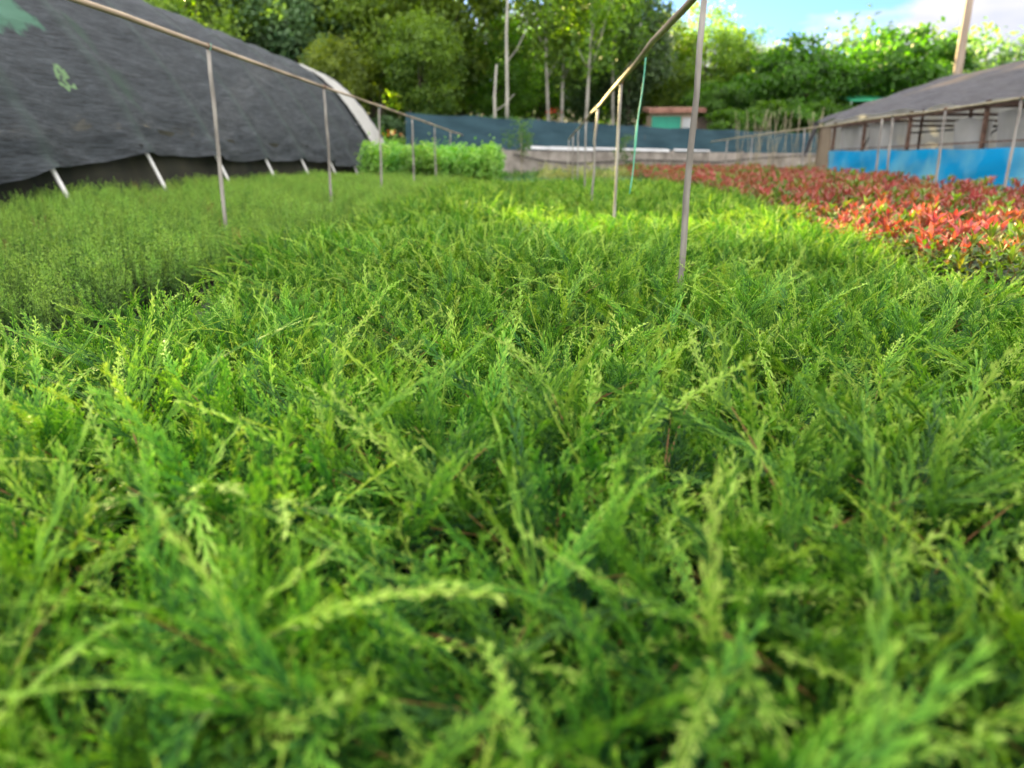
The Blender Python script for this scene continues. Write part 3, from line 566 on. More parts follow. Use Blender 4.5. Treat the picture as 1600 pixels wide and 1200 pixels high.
# ------------------------------------------------------------------ right tunnel with blue sheeting
M['roofnet'] = net_mat('grey_roof_net', (.075, .072, .082), (.16, .155, .17), [((2.7, 13.9, 2.98), .9, (.26, .20, .15), .5, 1.2), ((2.9, 10.9, 2.98), .8, (.26, .20, .15), .5, 1.2)], alpha=.97, c3=(.13, .12, .12))
EX, RXR = 8.3, 12.3
gt = thing('greenhouse', 'low greenhouse at the right with grey net roof and bright blue side sheeting', 'greenhouse', (EX, 8, G(EX, 8)))
gb = Vector(gt.location)
def gobj(mb, name, mat, smooth=False, par=None): return mb.obj(name, mat, par or gt, smooth)
def L_(p): return Vector(p)-gb
nv = 80; v = np.linspace(5, 24.3, nv); u = np.linspace(0, 1, 30); P = np.zeros((30, nv, 3))
for j, y in enumerate(v):
    k = ((y-24.3)/2.6) % 1; dp = .06*sin(pi*k)
    ez = 2.02+.012*(y-12)
    xx = EX-.15+u*8.3; zz = ez+(3.52-ez)*(.78*np.minimum(u*2, 2-2*u)+.22*np.sin(np.minimum(u*2, 2-2*u)*pi/2))
    rip = .02*np.sin(xx*6+y*.8)+.015*np.sin(y*4+xx*2)
    P[:, j] = np.stack([xx, np.full(30, y), zz-dp*(.2+u*(1-u)*3)+rip], 1)
P[0, :, 2] += .03*np.sin(v*3.1); P -= np.array(gb)
link('roof_net', grid_mesh('roof_net', P, M['roofnet'], np.zeros((30, nv))), gt)
# net flap hanging at the far corner
fp = np.zeros((8, 10, 3))
for i in range(8):
    for j in range(10):
        fp[i, j] = (EX-.18-.03*sin(i*1.7)+.02*sin(j)-.25*(j/9)**2, 24.35-.42*i/7*(1-.5*j/9)+.1, 2.15-1.0*j/9)
link('net_flap', grid_mesh('net_flap', fp-np.array(gb), M['roofnet'], np.zeros((8, 10))), gt)
gobj(MB().add([L_(p) for p in [(EX, 23.15, .25), (EX-.05, 24.3, .25), (EX-.05, 24.3, 2.0), (EX, 23.45, 2.0)]]+[L_(p) for p in [(EX+.03, 23.15, .25), (EX-.02, 24.3, .25), (EX-.02, 24.3, 2.0), (EX+.03, 23.45, 2.0)]],
     [(0, 1, 2, 3), (7, 6, 5, 4), (0, 4, 5, 1), (1, 5, 6, 2), (2, 6, 7, 3), (3, 7, 4, 0)]), 'corner_board', M['beige'])
# blue sheeting, slightly billowing, tied between the posts
def blue_mat():
    m, t, out = newmat('blue_sheeting'); l = t.links.new
    p = N(t, 'ShaderNodeBsdfPrincipled'); p.inputs['Roughness'].default_value = .28
    tc = N(t, 'ShaderNodeTexCoord'); n = N(t, 'ShaderNodeTexNoise', i_Scale=1.1, i_Detail=3.0); l(tc.outputs['Object'], n.inputs['Vector'])
    r = N(t, 'ShaderNodeValToRGB'); r.color_ramp.elements[0].position = .45; r.color_ramp.elements[0].color = (.003, .46, .95, 1)
    r.color_ramp.elements[1].position = .80; r.color_ramp.elements[1].color = (.32, .80, .95, 1); l(n.outputs['Fac'], r.inputs['Fac']); l(r.outputs['Color'], p.inputs['Base Color'])
    tl = N(t, 'ShaderNodeBsdfTranslucent'); l(r.outputs['Color'], tl.inputs['Color']); mx = N(t, 'ShaderNodeMixShader'); mx.inputs['Fac'].default_value = .4
    l(p.outputs[0], mx.inputs[1]); l(tl.outputs[0], mx.inputs[2]); l(mx.outputs[0], out.inputs['Surface']); return m
M['blue'] = blue_mat()
nv = 90; v = np.linspace(9, 23.2, nv); w_ = np.linspace(0, 1, 12); P = np.zeros((12, nv, 3))
for j, y in enumerate(v):
    zt = 1.18+.011*(y-14)+.012*sin(y*2.3); zb = G(EX, y)+.02
    k = ((y-23.2)/2.35) % 1
    P[:, j] = np.stack([EX-.05-.05*np.sin(pi*w_)*sin(pi*k)+.015*np.sin(w_*9+y*2), np.full(12, y), zb+(zt-zb)*w_], 1)
link('blue_sheet', grid_mesh('blue_sheet', P-np.array(gb), M['blue']), gt)
py_ = [23.2, 21.05, 18.5, 15.4, 13.1, 10.8]
for y in py_:
    gobj(MB().box(L_((EX-.0, y-.035, G(EX, y)-.1)), L_((EX+.07, y+.035, 2.08))), 'wall_post', M['rust'])
gobj(MB().box(L_((EX, 5, 1.93)), L_((EX+.06, 24.2, 2.0))), 'eave_beam', M['rust'])
gobj(MB().box(L_((EX+.01, 9, 1.30)), L_((EX+.05, 23.1, 1.33))), 'wall_rail', M['rust'])
gobj(MB().tube([L_((EX+.3, 9, 1.62)), L_((EX+.3, 15, 1.60)), L_((EX+.3, 20.6, 1.63)), L_((EX+.3, 21.4, 1.60)), L_((EX+.32, 21.7, 1.3)), L_((EX+.32, 21.8, .4))], .022, 6), 'black_hose', M['black'], True)
gobj(MB().tube([L_((EX+.3, 8, 1.78)), L_((EX+.3, 14.8, 1.74)), L_((EX+.3, 15.6, 1.5)), L_((EX+.32, 16.0, 1.15))], .02, 6), 'black_hose', M['black'], True)
# plastic curtains between the posts (a gap stays open to the inside)
def curtain(y0, y1, z0, z1, x=EX+.14, name='plastic_curtain'):
    nu = 16; A = np.zeros((nu, 8, 3))
    for i in range(nu):
        for j in range(8):
            t = i/(nu-1); A[i, j] = (x+.03*sin(t*9+j*.6), y0+(y1-y0)*t+.08*(1-j/7)*sin(t*3), z0+(z1-z0)*j/7+(.05*sin(t*5) if j == 7 else 0))
    link(name, grid_mesh(name, A-np.array(gb), M['poly']), gt)
curtain(22.95, 21.2, .9, 1.93); curtain(21.0, 18.7, .9, 1.90); curtain(16.7, 15.3, .9, 1.75)
curtain(15.2, 13.3, .9, 1.82, EX+.16)
# far wall of polythene and inner posts
A = np.zeros((20, 6, 3))
for i in range(20):
    for j in range(6): A[i, j] = (RXR+4+.03*sin(i*1.3), 5+19.2*i/19, G(16, 15)+(2.0-G(16, 15))*j/5)
link('far_wall', grid_mesh('far_wall', A-np.array(gb), M['poly']), gt)
A = np.zeros((20, 6, 3))
for i in range(20):
    for j in range(6):
        x = EX+.1+7.9*i/19; q = min((x-EX+.15)/8.3*2, 2-(x-EX+.15)/8.3*2); zt = 2.12+1.36*(.78*q+.22*sin(q*pi/2))-.10; A[i, j] = (x, 24.25+.02*sin(i), .2+(zt-.2)*j/5)
link('far_gable', grid_mesh('far_gable', A-np.array(gb), M['poly']), gt)
for x in (EX+2.6, EX+5.4):
    for y in (23.5, 20.9, 18.3, 15.7, 13.1):
        gobj(MB().box(L_((x, y, G(x, y)-.05)), L_((x+.06, y+.06, 2.9 if x < 12 else 2.9))), 'inner_post', M['rust'])
for y in (23.5, 20.9, 18.3, 15.7, 13.1):
    gobj(MB().box(L_((EX+.05, y, 1.96)), L_((EX+8, y+.05, 2.02))), 'cross_beam', M['rust'])

# ------------------------------------------------------------------ leafy shrubs, weeds
def bush_mesh(name, seed, R, H, nleaf, lsz, mat, base=.15, flat=.6):
    r = np.random.default_rng(seed); nc = 16
    c = nrm(r.normal(0, 1, (nc, 3)))*r.uniform(.3, .8, (nc, 1)); k = r.integers(0, nc, nleaf)
    p = c[k]+r.normal(0, .22, (nleaf, 3)); p[:, 2] = p[:, 2]*.5+.5; P = p*np.array([R, R, H-base]); P[:, 2] += base
    P[:, 2] = np.maximum(P[:, 2], .03)
    n_ = nrm(np.stack([p[:, 0], p[:, 1], np.full(nleaf, flat)], 1)+r.normal(0, .5, (nleaf, 3))); D = nrm(np.cross(n_, r.normal(0, 1, (nleaf, 3))))
    Q = leafs(P, D, n_, r.uniform(.7, 1.2, nleaf)*lsz, r.uniform(.4, .62, nleaf)*lsz, .3)
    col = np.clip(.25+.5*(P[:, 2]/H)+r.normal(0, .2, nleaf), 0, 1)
    st = []
    for i in range(9):
        a = np.array([[r.normal(0, .02), r.normal(0, .02), 0]]); b_ = (c[i]*np.array([R, R, 1])*.8)[None]; b_[:, 2] = (c[i][2]*.5+.5)*(H-base)+base
        st.append(strips(a, b_, [R*.04], [R*.015], np.array([[1., .2, 0]]))); st.append(strips(a, b_, [R*.04], [R*.015], np.array([[.2, 1., 0]])))
    st = np.concatenate(st)
    return quad_mesh(name, np.concatenate([Q, st]), np.concatenate([np.tile(np.tile(col, 4)[:, None], (1, 4)), np.zeros((len(st), 4))]), [mat, M['bark']], np.concatenate([np.zeros(len(Q)), np.ones(len(st))]))
sh = [bush_mesh('foliage', 600+i, .27, 1.02, 300, .105, M['shrub'], .1) for i in range(5)]
potp = pot_quads(.11, .2); potm = quad_mesh('pot', potp, np.zeros((len(potp), 4)), [M['pot']])
bx, by = jit_grid(-4.75, -1.15, 20.55, 23.2, .36, .12)
for x, y in zip(bx, by):
    r_ = thing('potted_shrub', 'potted shrub with broad fresh green leaves in the block by the tunnel end', 'shrub', (x, y, G(x, y)), U(0, 6), 'leafy potted shrubs packed in a block beyond the seedlings')
    s_ = U(1.0, 1.2); r_.scale = (s_, s_, s_)
    link('foliage', sh[rng.integers(0, 5)], r_); link('pot', potm, r_)
wd = [bush_mesh('weed', 640+i, .22, .30, 110, .07, M['weed'], .02) for i in range(4)]
bl = [bush_mesh('blue_plant', 650+i, .16, .28, 160, .035, M['blue_plant'], .03) for i in range(3)]
pa = [bush_mesh('pale_plant', 660+i, .2, .55, 170, .05, M['pale_plant'], .05) for i in range(3)]
def sc_(name, x, y, protos, s0, s1, label, cat):
    n = len(x); scatter(name, np.stack([x, y, gz(x, y)], 1), protos, np.stack([0*x, 0*x, U(0, 6.28, n)], 1), U(s0, s1, n), rng.integers(0, len(protos), n), label, cat)
x, y = jit_grid(-.9, 3.0, 16.3, 20.0, .26); sc_('blue_green_seedlings', x, y, bl, .9, 1.3, 'low strip of dull blue-green plants behind the juniper bed', 'plant bed')
x, y = jit_grid(.0, 2.4, 20.6, 22.4, .3); sc_('variegated_plants', x, y, pa, .8, 1.25, 'patch of pale yellowish variegated plants in front of the concrete wall', 'plant bed')
x, y = jit_grid(-6, 8, 22.5, 31, .42); k = rng.random(len(x)) > .35; k &= ~((x > -.2) & (x < 2.6) & (y < 23)) & ~((x < -.9) & (y < 23.6)); k &= ~((x > 2.8) & (x < 7.4) & (y < 26.8)); x, y = x[k], y[k]
sc_('weeds', x, y, wd, .7, 1.5, 'rough green weeds growing along the foot of the fence', 'weeds')
x, y = jit_grid(7.55, 8.2, 8, 24, .3); sc_('weed_strip', x, y, wd, .5, .9, 'low weeds along the foot of the blue sheeting', 'weeds')

# ------------------------------------------------------------------ boundary wall with net fence
FA, FB = Vector((-4.6, 25.6, 0)), Vector((16, 39.2, 0)); FD = (FB-FA).normalized(); FN = Vector((-FD.y, FD.x, 0)); FLen = (FB-FA).length
def fpt(s, off, z): return FA+FD*s+FN*off+Vector((0, 0, z))
def ftop(s): return np.interp(s, [0, 5, 11, 18, 24.7], [2.55, 2.48, 2.36, 2.33, 2.28])
def fbot(s): return np.interp(s, [0, 4.5, 5, 11, 24.7], [.9, 1.2, 1.52, 1.44, 1.44])
fw = thing('boundary_wall', 'low grey concrete panel wall with a white top strip below the net fence', 'wall', (FA.x, FA.y, G(FA.x, FA.y)))
ff = thing('net_fence', 'long dark blue-green privacy net fence standing over the concrete wall', 'fence', (FA.x, FA.y+.2, G(FA.x, FA.y)))
wbv, fbv = Vector(fw.location), Vector(ff.location)
s = 3.6; k = 0
while s < FLen-.1:
    e2 = min(s+2.0, FLen); m_ = MB(); c_ = []
    for (ss, off, z) in [(s+.01, -.06, 0), (e2-.01, -.06, 0), (e2-.01, .0, 0), (s+.01, .0, 0)]:
        c_.append((ss, off))
    zt = 1.40
    vv = [fpt(a, o_, .3)-wbv for a, o_ in c_]+[fpt(a, o_, zt)-wbv for a, o_ in c_]
    m_.add(vv, [(0,3,2,1),(4,5,6,7),(0,1,5,4),(1,2,6,5),(2,3,7,6),(3,0,4,7)]); m_.obj('panel', M['concrete'], fw, False)
    vv = [fpt(a, o_, z_)-wbv for z_ in (.3, 1.46) for a, o_ in [(s-.05, -.10), (s+.05, -.10), (s+.05, .02), (s-.05, .02)]]
    MB().add(vv, [(0,3,2,1),(4,5,6,7),(0,1,5,4),(1,2,6,5),(2,3,7,6),(3,0,4,7)]).obj('concrete_post', M['concrete'], fw, False)
    if k in (0, 1, 2, 3, 4):
        a0, a1 = s+(.9 if k == 0 else 0), e2-(.0 if k != 3 else .25); zt0, zt1 = 1.56-.01*k, 1.53-.01*k; zb_ = 1.45-.03*(k % 2)
        vv = [fpt(a0, -.13, zb_)-wbv, fpt(a1, -.13, zb_-.02)-wbv, fpt(a1, -.12, zt1)-wbv, fpt(a0, -.12, zt0)-wbv, fpt(a0, -.11, zb_)-wbv, fpt(a1, -.11, zb_-.02)-wbv, fpt(a1, -.10, zt1)-wbv, fpt(a0, -.10, zt0)-wbv]
        MB().add(vv, [(0, 1, 2, 3), (7, 6, 5, 4), (0, 4, 5, 1), (1, 5, 6, 2), (2, 6, 7, 3), (3, 7, 4, 0)]).obj('white_strip', M['trim'], fw, False)
    s = e2; k += 1
nv = 160; A = np.zeros((nv, 10, 3))
for i in range(nv):
    ss = FLen*i/(nv-1); sg = abs(sin(pi*ss/2.5))
    for j in range(10):
        t = j/9; z = fbot(ss)-.12+(ftop(ss)-.05*sg-fbot(ss)+.12)*t
        if ss < 4.6: z = .8+(ftop(ss)-.05*sg-.8)*t
        A[i, j] = fpt(ss, .06+.02*sin(ss*3+t*4)+.01*sin(ss*9), z)-fbv
link('net', grid_mesh('net', A, M['fabric']), ff)
for ss in np.arange(.2, FLen, 2.5):
    MB().tube([fpt(ss, .10, .3)-fbv, fpt(ss, .10, ftop(ss)+.06)-fbv], .03, 8).obj('fence_post', M['darkwood'], ff)
o = MB().tube([fpt(a, -.16, z) for a, z in [(4, 1.25), (5.2, 1.05), (6.6, .95), (8, 1.0), (10, 1.08), (12, 1.05), (14, 1.0), (16, 1.15), (19, 1.3), (23, 1.3)]], .025, 6).obj('irrigation_hose', M['black'])
tag(o, 'black hose running along the face of the concrete wall', 'hose')

# ------------------------------------------------------------------ shed and small things behind the fence
sz = G(6.4, 38.5); sd = thing('shed', 'small rusty-roofed shed with a teal sheet front behind the net fence', 'shed', (5.1, 38.6, sz)); sb = Vector(sd.location)
MB().box((0, 0, 0), (2.15, 2.2, 1.72)).obj('wall', M['tanwall'], sd, False)
tp = np.zeros((14, 10, 3))
for i in range(14):
    for j in range(10): tp[i, j] = (-.03+1.42*i/13, -.03-.02*sin(i*.9), .35+1.22*j/9+(.14*sin(pi*i/13) if j == 0 else 0))
link('teal_sheet', grid_mesh('teal_sheet', tp, M['teal']), sd)
MB().box((1.46, -.04, .1), (1.95, -.003, 1.5)).obj('door', M['greydoor'], sd, False)
MB().add([(-.2, -.35, 1.70), (2.5, -.35, 1.72), (2.5, 2.4, 1.95), (-.2, 2.4, 1.95), (-.2, -.35, 1.90), (2.5, -.35, 1.92), (2.5, 2.4, 2.15), (-.2, 2.4, 2.15)],
     [(0,3,2,1),(4,5,6,7),(0,1,5,4),(1,2,6,5),(2,3,7,6),(3,0,4,7)]).obj('roof', M['rustroof'], sd, False)
MB().box((2.16, .1, 0), (3.0, 2.0, 1.55)).obj('lean_to', M['darkwood'], sd, False)
cn = thing('canopy', 'small bright green tarpaulin canopy on posts behind the greenhouse', 'canopy', (16.6, 42, G(16.6, 42)))
cz = 4.0-cn.location.z
MB().add([(-1.2, -.8, cz), (1.4, -.8, cz), (1.4, 1.2, cz+.35), (-1.2, 1.2, cz+.35), (-1.2, -.8, cz+.08), (1.4, -.8, cz+.08), (1.4, 1.2, cz+.43), (-1.2, 1.2, cz+.43)], [(0,3,2,1),(4,5,6,7),(0,1,5,4),(1,2,6,5),(2,3,7,6),(3,0,4,7)]).obj('roof', M['greentarp'], cn, False)
for a, c_ in ((-1.1, -.7), (1.3, -.7), (-1.1, 1.1), (1.3, 1.1)): MB().tube([(a, c_, 0), (a, c_, cz+.02)], .05, 8).obj('post', M['greydoor'], cn)
up = thing('utility_pole', 'tall wooden utility pole rising behind the greenhouse roof', 'pole', (14.95, 30, G(14.95, 30)))
MB().tube([(0, 0, -.2), (.0, 0, 4), (.03, 0, 9.2)], [.165, .15, .125], 14).obj('pole_shaft', M['polewood'], up)
MB().box((-.9, -.06, 8.4), (.95, .06, 8.55)).obj('cross_arm', M['polewood'], up, False)
# bean canes
for i in range(46):
    x = U(7.6, 12.6); y = 31.0+U(-1.5, 1.8)+(x-9)*.3
    if i == 0: cane0 = MB().tube([(0, 0, -.1), (.01, 0, .9), (0, .01, 1.9), (.01, 0, 2.5)], [.010, .009, .008, .006], 6).mesh('garden_cane', M['stake'])
    o = link('garden_cane', cane0, loc=(x, y, G(x, y)), rot=(U(-.16, .16), U(-.28, .28), U(0, 6)), scale=(1, 1, U(.8, 1.08)))
    tag(o, 'thin leaning bamboo cane among the cluster in front of the net fence', 'cane', 'bamboo canes standing between the red bed and the fence')

# ------------------------------------------------------------------ trees
# openings cut into the crowns, outlined on the beds to shape the sunlit streak and fleck
LIT = [[(-.75, 7.6), (.0, 7.0), (.64, 7.1), (1.3, 7.4), (2.2, 7.8), (2.66, 6.9), (3.4, 6.6), (4.2, 6.2), (4.6, 5.5), (3.6, 3.6), (1.68, 2.35), (1.70, 3.3), (1.8, 4.3), (1.5, 5.0), (1.0, 5.3), (.43, 5.2), (-.01, 5.7), (-.68, 6.7)],
       [(-1.2, 1.65), (-.45, 1.8), (-.2, 1.0), (-.95, .85)]]
GLOW = [(-16.8, 39, 8.7, 1.3), (-13.6, 39.5, 8.6, .9), (-19.5, 39.5, 9.0, 1.2), (-6.9, 36, 3.5, .55)]     # leaves sunward of these points are cut away so the sun lights the crowns
def inside(px_, py_, poly):
    c = np.zeros(len(px_), bool); n = len(poly)
    for i in range(n):
        x0, y0 = poly[i]; x1, y1 = poly[(i+1) % n]
        if y0 == y1: continue
        c ^= ((y0 > py_) != (y1 > py_)) & (px_ < (x1-x0)*(py_-y0)/(y1-y0)+x0)
    return c
def lit_mask(Pw):
    t = (Pw[:, 2]-.5)/SD[2]; q = Pw-SD*t[:, None]; m = np.zeros(len(Pw), bool)
    for p in LIT: m |= (inside(q[:, 0]-.06, q[:, 1], p) | inside(q[:, 0]+.06, q[:, 1], p))
    for gx_, gy_, g_z, gr in GLOW:
        v = Pw-np.array([gx_, gy_, g_z]); a = v@SD; d = np.linalg.norm(v-a[:, None]*SD, axis=1); m |= (a > 1.6) & (d < gr)
    return m
def crown_leaves(seed, R, H, nclump, per, lsz, shape='round', spread=.16):
    r = np.random.default_rng(seed)
    u = nrm(r.normal(0, 1, (nclump, 3))); rad = r.uniform(.25, 1, (nclump, 1))**.5
    c = u*rad
    if shape == 'tall':
        zz = c[:, 2]; f = np.interp(zz, [-1, -.4, .3, 1], [.6, 1, .8, .22]); c[:, 0] *= f; c[:, 1] *= f
    k = r.integers(0, nclump, nclump*per); cs = r.uniform(.6, 1.3, nclump)[k][:, None]
    p = c[k]+r.normal(0, 1, (len(k), 3))*np.array([spread, spread, spread*.62])*cs
    cb = r.normal(0, .16, nclump)[k]
    P = p*np.array([R, R, H/2]); n_ = nrm(nrm(p)*.7+r.normal(0, .8, p.shape)+np.array([0, 0, .35])); D = nrm(np.cross(n_, r.normal(0, 1, p.shape)))
    ln = r.uniform(.6, 1.35, len(k))*lsz; B = P+D*ln[:, None]
    Q = diamonds(P, B, ln*.75, n_, .5)
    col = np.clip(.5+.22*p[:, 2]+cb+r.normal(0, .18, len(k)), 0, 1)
    return Q, np.tile(col[:, None], (1, 4)), c*np.array([R, R, H/2])
def trunk_mesh(Ht, Hc0, R, r0, cl, mat, seed, bend=.3):
    r = random.Random(seed); m = MB(); b1, b2 = r.uniform(-bend, bend), r.uniform(-bend, bend)
    f = lambda t: Vector((b1*sin(t*2.2), b2*sin(t*1.8), -.3+(Ht+.3)*t)); k = [f(i/9) for i in range(10)]
    m.tube(k, [r0*(1.25 if i == 0 else 1)*(1-.85*i/9) for i in range(10)], 9)
    for i in range(9):
        c = cl[r.randrange(len(cl))]; t = r.uniform(.3, .85); a = f(t); b = Vector((c[0], c[1], c[2]+Hc0))
        if b.z < a.z: b.z = a.z+.3
        mid = a.lerp(b, .5)+Vector((0, 0, -.15*R*.3)); rr = r0*(1-.8*t)*.55
        m.tube([a, mid, b], [rr, rr*.7, rr*.25], 6)
    return m.mesh('trunk', mat)
class Species:
    def __init__(s, name, mat, bark, R, H, clear, nclump, per, lsz, shape='round', nvar=3, r0=.2, spread=.16, seed=0, bend=.3):
        s.name, s.mat, s.bark, s.shape = name, mat, bark, shape; s.var = []
        for v in range(nvar):
            Q, c, cl = crown_leaves(seed+v, R, H, nclump, per, lsz, shape, spread); zc = clear+H/2; Q[..., 2] += zc
            tr = trunk_mesh(clear+H*.82, zc, R, r0, cl, bark, seed+v, bend)
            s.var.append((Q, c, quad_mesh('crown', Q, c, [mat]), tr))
    def place(s, x, y, sc, label, group=None, sz=None, cat='tree'):
        v = random.randrange(len(s.var)); Q, c, me, tr = s.var[v]; rz = random.uniform(0, 6.28); sz = sz or sc
        z = G(x, y); t = thing(s.name, label, cat, (x, y, z), rz, group); t.scale = (sc, sc, sz)
        R3 = np.array([[cos(rz), -sin(rz), 0], [sin(rz), cos(rz), 0], [0, 0, 1]]); ctr = Q.mean(1)*np.array([sc, sc, sz]) @ R3.T+np.array([x, y, z])
        m = lit_mask(ctr)
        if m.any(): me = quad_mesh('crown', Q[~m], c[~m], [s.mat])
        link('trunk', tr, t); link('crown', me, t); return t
oak = Species('broadleaf_tree', M['tree_mid'], M['bark'], 4.0, 10.2, 1.8, 130, 115, .25, seed=10, r0=.24, spread=.13)
dark = Species('evergreen_tree', M['tree_dark'], M['bark'], 3.1, 11, 1.6, 130, 115, .23, 'tall', seed=20, r0=.22, spread=.13)
yel = Species('yellow_green_tree', M['tree_yellow'], M['bark'], 3.6, 9, 2.5, 110, 110, .27, seed=30, r0=.2, spread=.13)
pop = Species('poplar', M['tree_mid'], M['pale_bark'], 2.4, 9.8, 3.3, 62, 70, .22, 'tall', seed=40, r0=.10, spread=.17, bend=.5)
bri_ = Species('bright_bushy_tree', M['tree_bright'], M['bark'], 2.6, 4.3, .7, 90, 115, .22, seed=50, r0=.16, spread=.13)
bus = Species('bush', M['tree_bright'], M['bark'], 1.1, 1.8, .1, 40, 90, .14, seed=60, r0=.05)
busd = Species('dark_bush', M['tree_dark'], M['bark'], 1.3, 2.2, .1, 40, 100, .15, seed=70, r0=.05)
x, y = jit_grid(-60, 34, 55.5, 64, 3.0)
bigb = [bush_mesh('wood', 680+i, 2.6, 6.2, 900, .42, M['tree_dark' if i else 'tree_mid'], .1) for i in range(3)]
sc_('distant_wood', x, y, bigb, .8, 1.25, 'dark understorey of the far wood seen between the nearer trunks', 'wood')
# sheltering row beyond the fence, thick to the left where the sun stands
GB = 'tall trees of the dense wood beyond the fence'
def uq(kind, desc): return desc
for x in np.arange(-42, 3.5, 3.6):
    oak.place(x+U(-1, 1), 53+U(-2, 2), U(1.1, 1.35)*(1 if x < -14 else .72 if x < -8 else .54), 'tall mid green tree at the back of the wood beyond the fence', GB)
for x in np.arange(-40, -9, 3.3):
    (dark if rng.random() < .5 else yel).place(x+U(-.8, .8), 46.5+U(-1.5, 1.5), U(1.05, 1.3), 'tall tree in the middle of the wood beyond the net tunnel', 'trees in the middle rows of the wood')
dark.place(-12.6, 40.5, 1.02, 'very dark evergreen right above the far end of the net tunnel')
dark.place(-15.4, 41.5, 1.1, 'dark bluish evergreen rising behind the net tunnel left of the darkest one')
oak.place(-17.5, 39, .85, 'mid green tree leaning over the net tunnel ridge')
oak.place(-21.5, 40, .95, 'broad green tree behind the upper left of the net tunnel')
yel.place(-24.5, 42, 1.0, 'yellow-lit leafy tree at the far upper left')
yel.place(-8.6, 41, .98, 'olive green feathery tree behind the left end of the net fence')
yel.place(-5.6, 43, 1.02, 'olive yellow tree in the middle of the wood')
oak.place(-3.0, 45, .64, 'tree with glowing yellow top left of the pale trunks')
yel.place(-5.9, 37.5, .55, 'smaller light green tree hanging just over the net fence')
yel.place(-9.6, 36.0, .48, 'small yellow-green tree beside the tunnel end')
dark.place(-10.6, 37.2, .42, 'low dark evergreen at the tunnel end')
pop.place(.15, 40.6, 1.0, 'left pale-barked poplar of the pair near the middle rail')
pop.place(.75, 41.2, .95, 'right pale-barked poplar of the close pair')
pop.place(1.9, 39.8, 1.0, 'leaning poplar with the whitest trunk')
pop.place(3.6, 42.5, .95, 'poplar behind the bamboo rail with grey green leaves')
dark.place(4.6, 45, .84, 'dark tree behind the whitest poplar trunk')
dark.place(2.3, 47, .9, 'dark evergreen between the poplars')
oak.place(6.6, 47.5, .58, 'tree with yellow top just right of the middle rail')
oak.place(9.3, 48, .62, 'rounded green tree left of the bright bushy ones')
oak.place(12.0, 49, .52, 'rounded green tree with pale yellow top behind the bushes')
oak.place(15.4, 50, .36, 'hazy green tree seen between the two bright bushy trees')
bri_.place(13.6, 43.5, 1.06, 'large bright green bushy tree left of the darker one')
bri_.place(16.3, 45.8, .56, 'bright bushy tree between the two larger ones')
bri_.place(18.9, 44, 1.25, 'tall round bushy tree with dark green lower leaves by the greenhouse')
bri_.place(21.3, 45, .52, 'lower bushy tree at the greenhouse roof edge')
bri_.place(22.9, 43, .76, 'leafy top showing above the greenhouse roof beside the utility pole')
bri_.place(9.0, 43, .62, 'low round bushy tree right of the shed')
bri_.place(10.8, 44, .66, 'low bushy tree beside the canes')
for x in (-13, -11.6, -7.4, -4.2, -2.6, -1.0): busd.place(x+U(-.3, .3), 36.5+U(-.8, .8), U(.8, 1.2), 'dark undergrowth bush at the foot of the wood', 'dark bushes at the foot of the wood', cat='bush')
for x, y, s_ in ((2.1, 36.6, .62), (2.9, 36.8, .55), (6.9, 37.2, .55), (8.6, 38.4, .95), (9.6, 39, .9), (-3.4, 33.5, .62), (4.3, 37.5, .7), (10.9, 39.6, 1.05), (12.2, 40, 1.1), (13.6, 40.6, 1.1), (15, 41, 1.0)):
    bus.place(x, y, s_, 'bright green garden bush just behind the net fence', 'green bushes right behind the net fence', cat='bush')
for x, y, s_ in ((-8.6, 33.0, 1.15), (-7.4, 32.6, .95), (-6.3, 31.6, .8), (-7.9, 30.5, .75)):
    bus.place(x, y, s_, 'leafy bush between the tunnel end and the net fence', 'bushes between the tunnel end and the fence', cat='bush')
sap = Species('sapling', M['weed'], M['stake'], .5, 1.3, .75, 26, 22, .075, seed=80, r0=.018, spread=.2, bend=.05, nvar=2)
t = sap.place(-.78, 24.2, 1.0, 'thin young sapling with fine leaves before the concrete wall'); 
t = sap.place(2.5, 25.2, .75, 'small sapling near the hanging green cord')
bus.place(2.9, 26.2, .33, 'small round green bush at the near end of the red bed', cat='bush')
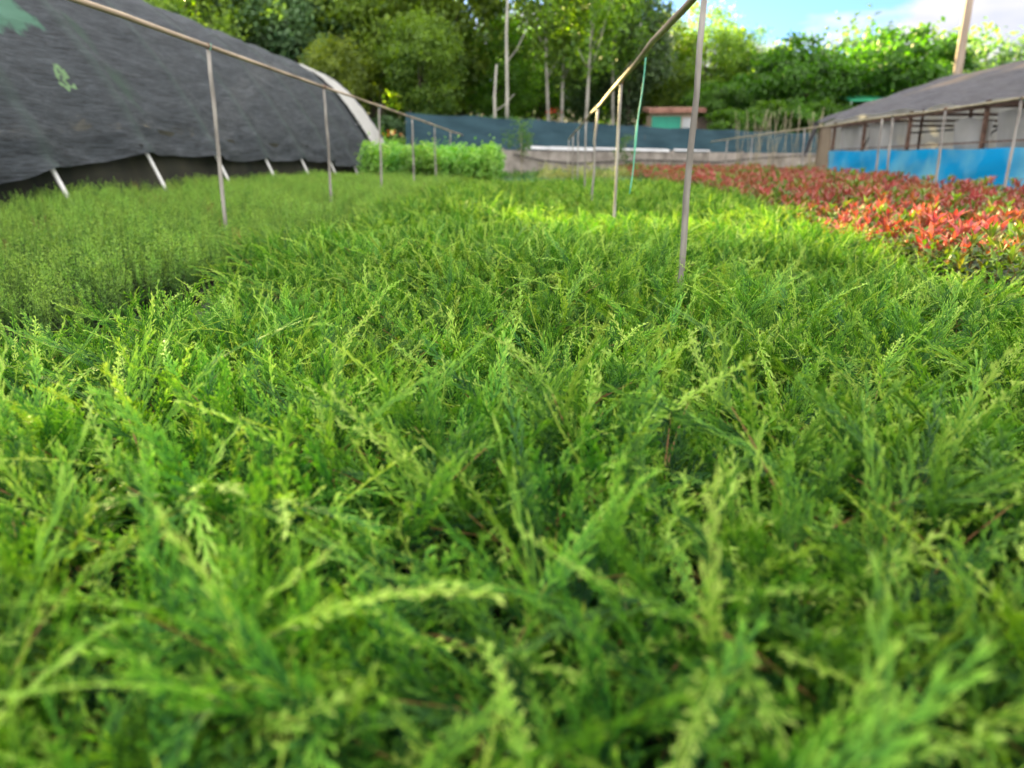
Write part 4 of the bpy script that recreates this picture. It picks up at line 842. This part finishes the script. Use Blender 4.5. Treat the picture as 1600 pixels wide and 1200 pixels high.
# bare poles in the wood
for x, y, h, nm in ((-2.42, 36, 4.4, 'short bare grey tree trunk standing above the net fence'), (-1.9, 36.5, 8.0, 'tall thin bare grey trunk standing above the net fence')):
    z = G(x, y); t = thing('dead_tree', nm, 'tree', (x, y, z))
    MB().tube([(0, 0, -.2), (.05, 0, h*.4), (.02, 0, h*.7), (.12, 0, h)], [.10, .08, .06, .035], 8).obj('trunk', M['pale_bark'], t)
    MB().tube([(.03, 0, h*.55), (.5, 0, h*.62), (.9, .1, h*.72)], [.035, .02, .01], 6).obj('branch', M['pale_bark'], t)
t = thing('bare_tree', 'leafless twiggy young tree at the right edge above the greenhouse roof', 'tree', (20.6, 32, G(20.6, 32)))
m_ = MB(); rr = random.Random(3)
m_.tube([(0, 0, 0), (.1, 0, 3), (0, 0, 5.4)], [.08, .05, .015], 7)
for i in range(16):
    z = 2.4+i*.17; a = rr.uniform(0, 6.28); l_ = rr.uniform(.7, 1.6); m_.tube([(0.05, 0, z), (cos(a)*l_*.5, sin(a)*l_*.5, z+.35*l_), (cos(a)*l_*.8, sin(a)*l_*.8, z+.8*l_)], [.022, .014, .005], 5)
m_.obj('trunk', M['bark'], t)
# flowers in the undergrowth
for x, y, z, mt, lb in ((-6.15, 30.6, 2.1, 'orangepetal', 'cluster of orange flowers beside the tunnel end'), (.25, 37.4, 3.35, 'redpetal', 'small red flowers on the bank behind the fence')):
    r = np.random.default_rng(3); n = 12; P = r.normal(0, .09, (n, 3))*np.array([1.3, 1, .7]); nn = nrm(r.normal(0, 1, (n, 3))); D = nrm(np.cross(nn, r.normal(0, 1, (n, 3))))
    Q = diamonds(P, P+D*.09, np.full(n, .07), nn); gq = G(x, y)-z; st = strips(np.array([[0, 0, gq]]), np.array([[0, 0, 0.]]), [.03], [.02], np.array([[0, 1., 0]]))
    o = link('flowering_plant', quad_mesh('flowering_plant', np.concatenate([Q, st]), np.zeros((n+1, 4)), [M[mt], M['weed']], [0]*n+[1]), loc=(x, y, z)); tag(o, lb, 'flowers')
